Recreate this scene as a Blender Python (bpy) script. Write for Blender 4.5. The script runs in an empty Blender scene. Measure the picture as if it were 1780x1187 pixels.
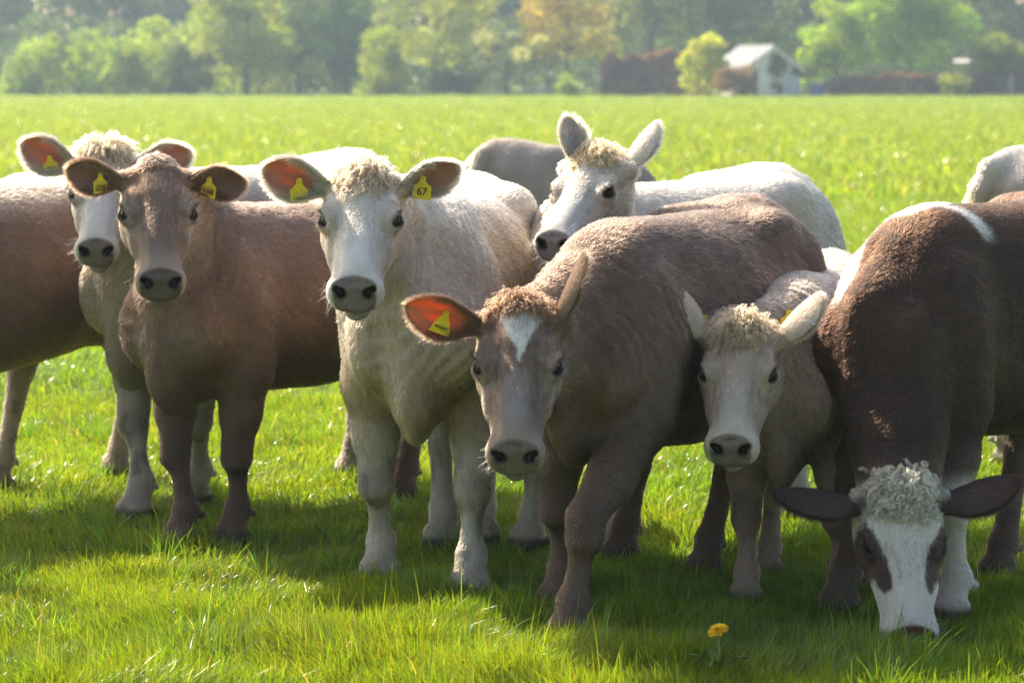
import bpy, math, random
import numpy as np
from mathutils import Vector, Matrix
random.seed(7)
RNG = np.random.default_rng(11)
SC = bpy.context.scene
COL = SC.collection

# ------------------------------------------------------------------ camera
FPX, CAMH, PITCH, PCX, PCY = 4697.0, 1.5, math.radians(5.63), 890.0, 593.5
cam_d = bpy.data.cameras.new('camera'); cam = bpy.data.objects.new('camera', cam_d); COL.objects.link(cam)
cam_d.sensor_width = 36.0; cam_d.lens = 36.0*FPX/1780.0
cam.location = (0, 0, CAMH); cam.rotation_euler = (math.pi/2-PITCH, 0, 0)
cam_d.clip_start = 0.1; cam_d.clip_end = 3000
cam_d.dof.use_dof = True; cam_d.dof.focus_distance = 7.35; cam_d.dof.aperture_fstop = 5.0
SC.camera = cam

# ------------------------------------------------------------------ sky, sun, exposure
SUN_EL, SUN_AZ = math.radians(41), math.radians(-39)      # azimuth from +Y towards +X (sun behind the herd, to the left)
w = bpy.data.worlds.new('World'); SC.world = w; w.use_nodes = True
nt = w.node_tree
sky = nt.nodes.new('ShaderNodeTexSky'); sky.sky_type = 'NISHITA'; sky.sun_disc = False
sky.dust_density = 3.0; sky.ozone_density = .6; sky.sun_elevation = SUN_EL; sky.sun_rotation = SUN_AZ
bg = nt.nodes['Background']; bg.inputs['Strength'].default_value = 0.15
nt.links.new(sky.outputs[0], bg.inputs['Color'])
sun_d = bpy.data.lights.new('sun', 'SUN'); sun_d.energy = 5.0; sun_d.angle = math.radians(0.6); sun_d.color = (1, .93, .80)
sun = bpy.data.objects.new('sun', sun_d); COL.objects.link(sun)
sv = Vector((math.sin(SUN_AZ)*math.cos(SUN_EL), math.cos(SUN_AZ)*math.cos(SUN_EL), math.sin(SUN_EL)))
sun.rotation_euler = sv.to_track_quat('Z', 'Y').to_euler(); sun.location = (-20, 30, 40)
SC.view_settings.view_transform = 'Standard'; SC.view_settings.look = 'None'
SC.view_settings.gamma = 1; SC.view_settings.use_curve_mapping = False
SC.view_settings.exposure = 1.02
SC.view_settings.use_white_balance = True; SC.view_settings.white_balance_temperature = 7200; SC.view_settings.white_balance_tint = 10
SC.cycles.use_denoising = True; SC.cycles.denoiser = 'OPENIMAGEDENOISE'; SC.cycles.denoising_input_passes = 'RGB_ALBEDO_NORMAL'; SC.cycles.denoising_prefilter = 'NONE'
SC.cycles.max_bounces = 8; SC.cycles.transparent_max_bounces = 8
SC.cycles.diffuse_bounces = 4; SC.cycles.glossy_bounces = 2; SC.cycles.transmission_bounces = 4
SC.cycles.sample_clamp_indirect = 2.0
SC.cycles_curves.shape = 'RIBBONS'

# ------------------------------------------------------------------ helpers
_ct, _st = math.cos(PITCH), math.sin(PITCH)
def ray(px, py):
    a, b = (px-PCX)/FPX, (PCY-py)/FPX
    return Vector((a, _ct+b*_st, -_st+b*_ct))
def at(px, py, Y):
    d = ray(px, py); return Vector((0, 0, CAMH)) + d*(Y/d.y)
def gr(px, py):
    d = ray(px, py); return Vector((0, 0, CAMH)) + d*(-CAMH/d.z)

def _hash(ix, iy, iz, seed):
    h = (ix.astype(np.uint32)*np.uint32(374761393) + iy.astype(np.uint32)*np.uint32(668265263)
         + iz.astype(np.uint32)*np.uint32(2147483647) + np.uint32((seed*974634777+12345) & 0xffffffff))
    h = (h ^ (h >> np.uint32(13)))*np.uint32(1274126177)
    h = h ^ (h >> np.uint32(16))
    return (h & np.uint32(0xffff)).astype(np.float32)/65535.0
def vnoise(p, seed=0):
    p = np.asarray(p, np.float32); i = np.floor(p).astype(np.int64); f = p-i
    f = f*f*(3-2*f); i = i.astype(np.int32).view(np.uint32) if False else i
    r = 0
    for dx in (0, 1):
        for dy in (0, 1):
            for dz in (0, 1):
                wgt = (f[:, 0] if dx else 1-f[:, 0])*(f[:, 1] if dy else 1-f[:, 1])*(f[:, 2] if dz else 1-f[:, 2])
                r = r + wgt*_hash((i[:, 0]+dx) & 0xffffffff, (i[:, 1]+dy) & 0xffffffff, (i[:, 2]+dz) & 0xffffffff, seed)
    return r
def fbm(p, seed=0, o=3):
    r = 0; a = .5; t = 0
    for k in range(o):
        r = r + a*vnoise(np.asarray(p)*(2**k), seed+k*17); t += a; a *= .5
    return r/t
def sstep(x, a, b):
    t = np.clip((x-a)/(b-a), 0, 1); return t*t*(3-2*t)
def norml(a): return a/np.maximum(np.linalg.norm(a, axis=-1, keepdims=True), 1e-9)
def mix(a, b, t): return a*(1-t[:, None]) + np.asarray(b, np.float32)*t[:, None]

def mesh_np(name, V, F4=None, F3=None, smooth=True, fmat=None):
    me = bpy.data.meshes.new(name)
    V = np.asarray(V, np.float32)
    loops = []; starts = []; n = 0
    if F4 is not None and len(F4):
        F4 = np.asarray(F4, np.int32); loops.append(F4.ravel()); starts.append(np.arange(len(F4))*4); n = len(F4)*4
    if F3 is not None and len(F3):
        F3 = np.asarray(F3, np.int32); loops.append(F3.ravel()); starts.append(n+np.arange(len(F3))*3)
    L = np.concatenate(loops); S = np.concatenate(starts).astype(np.int32)
    me.vertices.add(len(V)); me.vertices.foreach_set('co', V.ravel())
    me.loops.add(len(L)); me.loops.foreach_set('vertex_index', L.astype(np.int32))
    me.polygons.add(len(S)); me.polygons.foreach_set('loop_start', S)
    if smooth: me.polygons.foreach_set('use_smooth', np.ones(len(S), bool))
    if fmat is not None: me.polygons.foreach_set('material_index', np.asarray(fmat, np.int32))
    me.update(calc_edges=True); me.validate()
    return me
def set_col(me, C, name='col'):
    C = np.asarray(C, np.float32)
    if C.shape[1] == 3: C = np.concatenate([C, np.ones((len(C), 1), np.float32)], 1)
    a = me.attributes.new(name, 'FLOAT_COLOR', 'POINT'); a.data.foreach_set('color', C.ravel())
def link(name, data, mats=(), parent=None, loc=None):
    o = bpy.data.objects.new(name, data); COL.objects.link(o)
    for m in mats: data.materials.append(m)
    if parent is not None: o.parent = parent
    if loc is not None: o.location = loc
    return o
def empty(name, loc, label, cat, group=None):
    o = bpy.data.objects.new(name, None); COL.objects.link(o); o.location = loc; o.empty_display_size = .2
    return tag(o, label, cat, group)
def tag(o, label=None, cat=None, group=None, kind=None):
    if label: o['label'] = label
    if cat: o['category'] = cat
    if group: o['group'] = group
    if kind: o['kind'] = kind
    return o

class MB:                                   # collects boxes, tubes and quads into one mesh
    def __init__(s): s.V = []; s.F = []
    def add(s, V, F):
        n = len(s.V); s.V += [tuple(v) for v in V]; s.F += [tuple(i+n for i in f) for f in F]; return s
    def box(s, c, size, M=None):
        x, y, z = (k/2 for k in size)
        V = [Vector((a*x, b*y, d*z)) for a in (-1, 1) for b in (-1, 1) for d in (-1, 1)]
        if M is not None: V = [M @ v for v in V]
        V = [v+Vector(c) for v in V]
        return s.add(V, [(0, 1, 3, 2), (4, 6, 7, 5), (0, 4, 5, 1), (2, 3, 7, 6), (0, 2, 6, 4), (1, 5, 7, 3)])
    def tube(s, pts, rad, n=7, cap=True):
        pts = [Vector(p) for p in pts]; V = []; F = []
        for i, p in enumerate(pts):
            d = (pts[min(i+1, len(pts)-1)]-pts[max(i-1, 0)]).normalized()
            a = d.orthogonal().normalized() if i == 0 else (a-d*a.dot(d)).normalized()
            b = d.cross(a); r = rad[i] if hasattr(rad, '__len__') else rad
            V += [p+(a*math.cos(2*math.pi*k/n)+b*math.sin(2*math.pi*k/n))*r for k in range(n)]
        for i in range(len(pts)-1):
            F += [(i*n+k, i*n+(k+1) % n, (i+1)*n+(k+1) % n, (i+1)*n+k) for k in range(n)]
        if cap: F += [tuple(range(n-1, -1, -1)), tuple((len(pts)-1)*n+k for k in range(n))]
        return s.add(V, F)
    def mesh(s, name, smooth=False):
        me = bpy.data.meshes.new(name); me.from_pydata(s.V, [], s.F); me.update()
        if smooth: me.polygons.foreach_set('use_smooth', np.ones(len(me.polygons), bool))
        return me

# ------------------------------------------------------------------ materials
def newmat(name):
    m = bpy.data.materials.new(name); m.use_nodes = True; t = m.node_tree; t.nodes.clear()
    return m, t, t.nodes.new('ShaderNodeOutputMaterial')
def N(t, ty, **kw):
    n = t.nodes.new(ty)
    for k, v in kw.items():
        if k in n.inputs: n.inputs[k].default_value = v
        else: setattr(n, k, v)
    return n
def simple(name, col, rough=.6, noise=0, nscale=20, spec=.3, bump=0, metal=0):
    m, t, out = newmat(name)
    p = N(t, 'ShaderNodeBsdfPrincipled'); p.inputs['Roughness'].default_value = rough
    p.inputs['Specular IOR Level'].default_value = spec; p.inputs['Metallic'].default_value = metal
    p.inputs['Base Color'].default_value = (*col, 1)
    if noise:
        tc = N(t, 'ShaderNodeTexCoord'); nz = N(t, 'ShaderNodeTexNoise', Scale=nscale, Detail=5.0)
        t.links.new(tc.outputs['Object'], nz.inputs['Vector'])
        r = N(t, 'ShaderNodeValToRGB')
        r.color_ramp.elements[0].color = (*[c*(1-noise) for c in col], 1); r.color_ramp.elements[1].color = (*[min(1, c*(1+noise)) for c in col], 1)
        r.color_ramp.elements[0].position = .3; r.color_ramp.elements[1].position = .7
        t.links.new(nz.outputs[0], r.inputs[0]); t.links.new(r.outputs[0], p.inputs['Base Color'])
        if bump:
            b = N(t, 'ShaderNodeBump', Strength=bump, Distance=.01); t.links.new(nz.outputs[0], b.inputs['Height']); t.links.new(b.outputs[0], p.inputs['Normal'])
    t.links.new(p.outputs[0], out.inputs[0]); return m
def mat_coat():
    m, t, out = newmat('cow_coat'); a = N(t, 'ShaderNodeAttribute', attribute_name='col')
    p = N(t, 'ShaderNodeBsdfPrincipled'); p.inputs['Specular IOR Level'].default_value = .25
    wet = N(t, 'ShaderNodeAttribute', attribute_name='wet')
    r = N(t, 'ShaderNodeMapRange'); r.inputs['To Min'].default_value = .75; r.inputs['To Max'].default_value = .33
    t.links.new(wet.outputs['Fac'], r.inputs['Value']); t.links.new(r.outputs[0], p.inputs['Roughness'])
    tc = N(t, 'ShaderNodeTexCoord'); nz = N(t, 'ShaderNodeTexNoise', Scale=160.0, Detail=3.0)
    t.links.new(tc.outputs['Object'], nz.inputs['Vector'])
    b = N(t, 'ShaderNodeBump', Strength=.35, Distance=.004); t.links.new(nz.outputs[0], b.inputs['Height']); t.links.new(b.outputs[0], p.inputs['Normal'])
    mu = N(t, 'ShaderNodeMix', data_type='RGBA', blend_type='MULTIPLY'); mu.inputs[0].default_value = 1; mu.inputs[7].default_value = (.72, .72, .72, 1)
    t.links.new(a.outputs['Color'], mu.inputs[6]); t.links.new(mu.outputs[2], p.inputs['Base Color']); t.links.new(p.outputs[0], out.inputs[0]); return m
def mat_ear():
    m, t, out = newmat('cow_ear_skin'); a = N(t, 'ShaderNodeAttribute', attribute_name='col')
    p = N(t, 'ShaderNodeBsdfPrincipled', Roughness=.7); t.links.new(a.outputs['Color'], p.inputs['Base Color'])
    tr = N(t, 'ShaderNodeBsdfTranslucent'); tr.inputs['Color'].default_value = (.95, .27, .10, 1)
    mx = N(t, 'ShaderNodeMixShader'); gl = N(t, 'ShaderNodeAttribute', attribute_name='glow'); t.links.new(gl.outputs['Fac'], mx.inputs[0])
    t.links.new(p.outputs[0], mx.inputs[1]); t.links.new(tr.outputs[0], mx.inputs[2]); t.links.new(mx.outputs[0], out.inputs[0]); return m
def mat_fur():
    m, t, out = newmat('cow_fur'); a = N(t, 'ShaderNodeAttribute', attribute_name='col')
    h = N(t, 'ShaderNodeBsdfHairPrincipled'); h.parametrization = 'COLOR'; h.inputs['Roughness'].default_value = .45; h.inputs['Radial Roughness'].default_value = .7; h.inputs['Random Roughness'].default_value = 0
    gm = N(t, 'ShaderNodeGamma'); gm.inputs['Gamma'].default_value = 1.28; t.links.new(a.outputs['Color'], gm.inputs['Color'])
    mu = N(t, 'ShaderNodeMix', data_type='RGBA', blend_type='MULTIPLY'); mu.inputs[0].default_value = 1; mu.inputs[7].default_value = (.72, .68, .65, 1)
    t.links.new(gm.outputs[0], mu.inputs[6]); t.links.new(mu.outputs[2], h.inputs['Color']); t.links.new(h.outputs[0], out.inputs[0]); return m
def mat_leafy(name, trans=.5, tint=(1.5, 1.35, .5), rough=.4, spec=.4, attr='col'):
    m, t, out = newmat(name); a = N(t, 'ShaderNodeAttribute', attribute_name=attr)
    p = N(t, 'ShaderNodeBsdfPrincipled', Roughness=rough); p.inputs['Specular IOR Level'].default_value = spec
    t.links.new(a.outputs['Color'], p.inputs['Base Color'])
    mu = N(t, 'ShaderNodeMix', data_type='RGBA', blend_type='MULTIPLY'); mu.inputs[0].default_value = 1; mu.inputs[7].default_value = (*tint, 1)
    t.links.new(a.outputs['Color'], mu.inputs[6])
    tr = N(t, 'ShaderNodeBsdfTranslucent'); t.links.new(mu.outputs[2], tr.inputs['Color'])
    mx = N(t, 'ShaderNodeMixShader'); mx.inputs[0].default_value = trans
    t.links.new(p.outputs[0], mx.inputs[1]); t.links.new(tr.outputs[0], mx.inputs[2]); t.links.new(mx.outputs[0], out.inputs[0]); return m
def mat_eye():
    m, t, out = newmat('cow_eye'); p = N(t, 'ShaderNodeBsdfPrincipled', Roughness=.1)
    p.inputs['Base Color'].default_value = (.010, .006, .005, 1); p.inputs['Specular IOR Level'].default_value = .08
    t.links.new(p.outputs[0], out.inputs[0]); return m
M_COAT, M_EAR, M_FUR, M_EYE = mat_coat(), mat_ear(), mat_fur(), mat_eye()
M_GRASS = mat_leafy('grass_blade', .55, (1.7, 1.5, .45), .27, .6)
M_LEAF = mat_leafy('tree_leaf', .55, (1.6, 1.45, .45), .55, .25)
M_TAG = simple('yellow_tag_plastic', (.72, .52, .03), .4, .12, 60)
M_INK = simple('tag_ink', (.012, .012, .01), .6)
M_CLIP = simple('grey_metal_clip', (.45, .46, .5), .35, metal=.8)
M_BARK = simple('tree_bark', (.10, .08, .06), .9, .4, 3)

# ------------------------------------------------------------------ ground
def ground():
    m, t, out = newmat('pasture_soil')
    tc = N(t, 'ShaderNodeTexCoord')
    n1 = N(t, 'ShaderNodeTexNoise', Scale=.35, Detail=6.0); n2 = N(t, 'ShaderNodeTexNoise', Scale=9.0, Detail=6.0)
    t.links.new(tc.outputs['Object'], n1.inputs['Vector']); t.links.new(tc.outputs['Object'], n2.inputs['Vector'])
    r1 = N(t, 'ShaderNodeValToRGB'); e = r1.color_ramp.elements
    e[0].position, e[0].color = .35, (.10, .175, .024, 1); e[1].position, e[1].color = .65, (.19, .30, .045, 1)
    r2 = N(t, 'ShaderNodeValToRGB'); e = r2.color_ramp.elements
    e[0].position, e[0].color = .3, (.45, .45, .45, 1); e[1].position, e[1].color = .7, (1.2, 1.2, 1.1, 1)
    t.links.new(n1.outputs[0], r1.inputs[0]); t.links.new(n2.outputs[0], r2.inputs[0])
    mu = N(t, 'ShaderNodeMix', data_type='RGBA', blend_type='MULTIPLY'); mu.inputs[0].default_value = 1
    t.links.new(r1.outputs[0], mu.inputs[6]); t.links.new(r2.outputs[0], mu.inputs[7])
    p = N(t, 'ShaderNodeBsdfPrincipled', Roughness=.9); p.inputs['Specular IOR Level'].default_value = .1
    t.links.new(mu.outputs[2], p.inputs['Base Color'])
    b = N(t, 'ShaderNodeBump', Strength=1.0, Distance=.15); t.links.new(n2.outputs[0], b.inputs['Height']); t.links.new(b.outputs[0], p.inputs['Normal'])
    t.links.new(p.outputs[0], out.inputs[0])
    me = bpy.data.meshes.new('pasture'); R = 900
    me.from_pydata([(-R, -60, 0), (R, -60, 0), (R, 1500, 0), (-R, 1500, 0)], [], [(0, 1, 2, 3)])
    tag(link('pasture', me, [m]), 'wide green pasture on which the cattle stand', kind='structure')
ground()

def grass_cols(n, dry=.022, seedp=None):
    base = np.array([.128, .235, .026]); c = np.empty((n, 3), np.float32)
    u = RNG.random(n)[:, None]; v = RNG.random(n)[:, None]
    c[:] = base*(.65+.7*u); c[:, 0:1] *= (.8+.55*v); c[:, 2:3] *= (.7+1.1*RNG.random(n)[:, None])
    d = RNG.random(n) < dry; c[d] = np.array([.30, .26, .12])*(.7+.6*RNG.random((d.sum(), 1)))
    return c
def blades(P, h, wid, lean, az, face, cols, segs=3):
    """ribbon blades as a mesh: P roots, lean = sideways reach as a share of the height, az = lean heading, face = ribbon heading"""
    n = len(P); ts = np.linspace(0, 1, segs+1); V = []; wx = np.cos(face); wy = np.sin(face); lx = np.cos(az); ly = np.sin(az)
    for k, t in enumerate(ts):
        r = lean*h*(t**1.8); z = h*t*(1-.28*np.clip(lean, 0, 1.5)*t)
        c = P+np.stack([lx*r, ly*r, z], 1)
        ww = wid*(1-t)**.7*.5*(1 if k else .7)
        if k < segs:
            V.append(c+np.stack([wx*ww, wy*ww, 0*ww], 1)); V.append(c-np.stack([wx*ww, wy*ww, 0*ww], 1))
        else: V.append(c)
    V = np.stack(V, 1); m = V.shape[1]; base = (np.arange(n)*m)[:, None]
    F4 = np.concatenate([base+np.array([[2*k, 2*k+1, 2*k+3, 2*k+2]]) for k in range(segs-1)]) if segs > 1 else None
    F3 = base+np.array([[2*segs-2, 2*segs-1, 2*segs]])
    C = np.repeat(cols, m, 0)
    return V.reshape(-1, 3), F4, F3, C
def fan_points(n, y0, y1, margin=1.08, power=1.0):
    u = RNG.random(n); Y = np.sqrt(y0*y0+(y1*y1-y0*y0)*u) if power == 1.0 else y0*(y1/y0)**u
    X = (RNG.random(n)*2-1)*(890/FPX)*Y*margin+0.0
    return np.stack([X, Y, np.zeros(n)], 1)
DAND = gr(1247, 1172)
def near_grass():
    allV, a4, a3, aC = [], [], [], []; off = 0
    for n, y0, y1, hs, wd in ((112000, 6.2, 8.2, .84, .0040), (88000, 8.2, 12.5, .72, .0052), (34000, 12.5, 19, .8, .009)):
        P = fan_points(n, y0, y1, 1.12 if y1 < 13 else 1.1)
        tus = fbm(P*np.array([1.1, 1.6, 1]), 55); cl = fbm(P*np.array([2.2, 2.2, 1]), 5)*(.55+.9*sstep(tus, .35, .65)); cl2 = fbm(P*np.array([7.0, 7.0, 1]), 9)
        h = hs*(.035+.085*cl*cl2*2.0+.03*RNG.random(n)**2); tall = RNG.random(n) < .016; h[tall] *= 1.4+RNG.random(tall.sum())*.7
        fr = sstep(-P[:, 1], -7.3, -6.5); h *= .78+.5*fr; dx = (P[:, 0]-DAND[0])/.075; dy = P[:, 1]-DAND[1]; h *= np.where((np.abs(dx) < 1) & (dy > -.55) & (dy < .05), .62, 1)
        az = 6.28*fbm(P*np.array([1.3, 1.3, 1]), 21)*1.5+RNG.normal(0, .9, n)
        ln = np.abs(RNG.normal(.55, .38, n)); ln[tall] *= .6
        c = grass_cols(n); c *= (.7+.6*cl2[:, None]); c[:, 0] *= (.85+.4*fbm(P*np.array([.9, .9, 1]), 66))
        V, F4, F3, C = blades(P, h, wd*(.6+.8*RNG.random(n)), ln, az, RNG.random(n)*3.14, c)
        allV.append(V); a4.append(F4+off); a3.append(F3+off); aC.append(C); off += len(V)
    # taller tussocks with outward leaning blades
    nt = 330; T = fan_points(nt, 6.3, 11.5, 1.1); T = T[(np.abs(T[:, 0]-DAND[0]) > .12) | (T[:, 1] > 7.0)]; nt = len(T); per = 34
    R_ = (.02+.05*RNG.random(nt))[:, None]; an = RNG.random((nt, per))*6.28; rr = R_*np.sqrt(RNG.random((nt, per))); hb = (.055+.085*RNG.random(nt)**1.5)[:, None]*(1+.5*(T[:, 1] < 7.0))[:, None]
    P = np.stack([T[:, :1]+np.cos(an)*rr, T[:, 1:2]+np.sin(an)*rr, 0*an], 2).reshape(-1, 3); h = (hb*(.5+.7*RNG.random((nt, per)))).ravel(); c = grass_cols(len(P))*np.repeat(.75+.5*RNG.random((nt, 1)), per, 0)*np.repeat(1+np.array([[-.25, 0, .4]])*RNG.random((nt, 1)), per, 0)
    V, F4, F3, C = blades(P, h, .0036+.0028*RNG.random(len(P)), np.abs(RNG.normal(.6, .35, len(P))), an.ravel()+RNG.normal(0, .5, len(P)), RNG.random(len(P))*3.14, c); allV.append(V); a4.append(F4+off); a3.append(F3+off); aC.append(C); off += len(V)
    # low broad leaves of clover and weeds in patches, and a few bleached stalks
    nw = 9000; P = fan_points(nw, 6.3, 11, 1.1); P = P[fbm(P*np.array([1.7, 1.7, 1]), 88) > .54]; nw = len(P); c = grass_cols(nw, 0)*np.array([.62, .78, 1.3])
    V, F4, F3, C = blades(P, .02+.035*RNG.random(nw), .010+.010*RNG.random(nw), .8+RNG.random(nw), RNG.random(nw)*6.28, RNG.random(nw)*3.14, c); allV.append(V); a4.append(F4+off); a3.append(F3+off); aC.append(C); off += len(V)
    ns = 1500; P = fan_points(ns, 6.3, 12, 1.1); c = np.array([[.42, .37, .22]])*(.6+.7*RNG.random((ns, 1)))
    V, F4, F3, C = blades(P, .03+.10*RNG.random(ns), .0022+.002*RNG.random(ns), .3+1.6*RNG.random(ns), RNG.random(ns)*6.28, RNG.random(ns)*3.14, c); allV.append(V); a4.append(F4+off); a3.append(F3+off); aC.append(C); off += len(V)
    me = mesh_np('grass', np.concatenate(allV), np.concatenate(a4), np.concatenate(a3)); set_col(me, np.concatenate(aC))
    tag(link('grass', me, [M_GRASS]), 'long lush backlit grass around the hooves of the herd', kind='stuff')
near_grass()

def tuft_mesh(name, n, rad, h, wd, seed):
    r = np.random.default_rng(seed); a = r.random(n)*6.28; d = rad*np.sqrt(r.random(n))
    P = np.stack([np.cos(a)*d, np.sin(a)*d, 0*a], 1); hh = h*(.5+.6*r.random(n))*(1.15-.5*d/rad)
    V, F4, F3, C = blades(P, hh, wd*(.7+.6*r.random(n)), np.abs(r.normal(.5, .3, n)), a+r.normal(0, .8, n), r.random(n)*3.14, grass_cols(n, .03)*np.array([1.3, 1.2, 2.2]), 2)
    me = mesh_np(name, V, F4, F3); set_col(me, C); me.materials.append(M_GRASS); return me
def scatter(name, label, P, rotz, scl, idx, srcs):
    """one stuff object: points with a node group that instances the source tufts"""
    me = bpy.data.meshes.new(name); me.vertices.add(len(P)); me.vertices.foreach_set('co', np.asarray(P, np.float32).ravel())
    a = me.attributes.new('rz', 'FLOAT', 'POINT'); a.data.foreach_set('value', np.asarray(rotz, np.float32))
    a = me.attributes.new('scl', 'FLOAT', 'POINT'); a.data.foreach_set('value', np.asarray(scl, np.float32))
    a = me.attributes.new('pick', 'INT', 'POINT'); a.data.foreach_set('value', np.asarray(idx, np.int32))
    o = link(name, me); g = bpy.data.node_groups.new(name+'_nodes', 'GeometryNodeTree')
    g.interface.new_socket('Geometry', in_out='INPUT', socket_type='NodeSocketGeometry'); g.interface.new_socket('Geometry', in_out='OUTPUT', socket_type='NodeSocketGeometry')
    gi, go = g.nodes.new('NodeGroupInput'), g.nodes.new('NodeGroupOutput'); ji = g.nodes.new('GeometryNodeJoinGeometry')
    for s in reversed(srcs):
        oi = g.nodes.new('GeometryNodeObjectInfo'); oi.inputs['Object'].default_value = s; oi.inputs['As Instance'].default_value = True
        g.links.new(oi.outputs['Geometry'], ji.inputs[0])
    ip = g.nodes.new('GeometryNodeInstanceOnPoints'); ip.inputs['Pick Instance'].default_value = True
    def named(nm, ty):
        q = g.nodes.new('GeometryNodeInputNamedAttribute'); q.data_type = ty; q.inputs['Name'].default_value = nm; return q.outputs['Attribute']
    cx = g.nodes.new('ShaderNodeCombineXYZ'); g.links.new(named('rz', 'FLOAT'), cx.inputs[2])
    g.links.new(gi.outputs[0], ip.inputs['Points']); g.links.new(ji.outputs[0], ip.inputs['Instance'])
    g.links.new(named('pick', 'INT'), ip.inputs['Instance Index']); g.links.new(cx.outputs[0], ip.inputs['Rotation']); g.links.new(named('scl', 'FLOAT'), ip.inputs['Scale'])
    g.links.new(ip.outputs[0], go.inputs[0])
    mod = o.modifiers.new('scatter', 'NODES'); mod.node_group = g
    return tag(o, label, kind='stuff')
def far_grass():
    srcs = []
    for i in range(4):
        srcs.append(bpy.data.objects.new('grass_tuft', tuft_mesh('grass_tuft', 60, .16, .13, .011, 40+i)))
    for i in range(3):
        srcs.append(bpy.data.objects.new('grass_tuft', tuft_mesh('grass_tuft', 70, .5, .2, .035, 60+i)))
    Ps, S, I = [], [], []
    for n, y0, y1, lo, hi in ((17000, 15, 50, 0, 4), (27000, 32, 110, 4, 7), (20000, 100, 184, 4, 7)):
        P = fan_points(n, y0, y1, 1.15); c = fbm(P*np.array([.5, .22, 1]), 31); 
        Ps.append(P); S.append((.45+1.1*c)*(.7+.5*RNG.random(n))*(1.0 if y1 < 60 else 1.15)); I.append(RNG.integers(lo, hi, n))
    P = np.concatenate(Ps)
    scatter('meadow_grass', 'open meadow grass stretching behind the herd to the hedge', P, RNG.random(len(P))*6.28, np.concatenate(S), np.concatenate(I), srcs)
    n = 420; P = fan_points(n, 24, 165, 1.1); keep = fbm(P*np.array([.15, .08, 1]), 77) > .48; P = P[keep]
    mb = MB(); mb.tube([(0, 0, 0), (0, 0, .17)], .006, 4); mb.add([(.045*math.cos(k*.785), .045*math.sin(k*.785), .17+.012*(k % 2)) for k in range(8)], [tuple(range(8))])
    fm = mb.mesh('buttercup'); fm.materials.append(simple('yellow_petal', (.8, .55, .01), .5)); so = bpy.data.objects.new('buttercup', fm)
    scatter('meadow_flowers', 'scattered yellow buttercups far out in the meadow', P, RNG.random(len(P))*6.28, .6+.6*RNG.random(len(P)), np.zeros(len(P)), [so])
far_grass()

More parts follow.
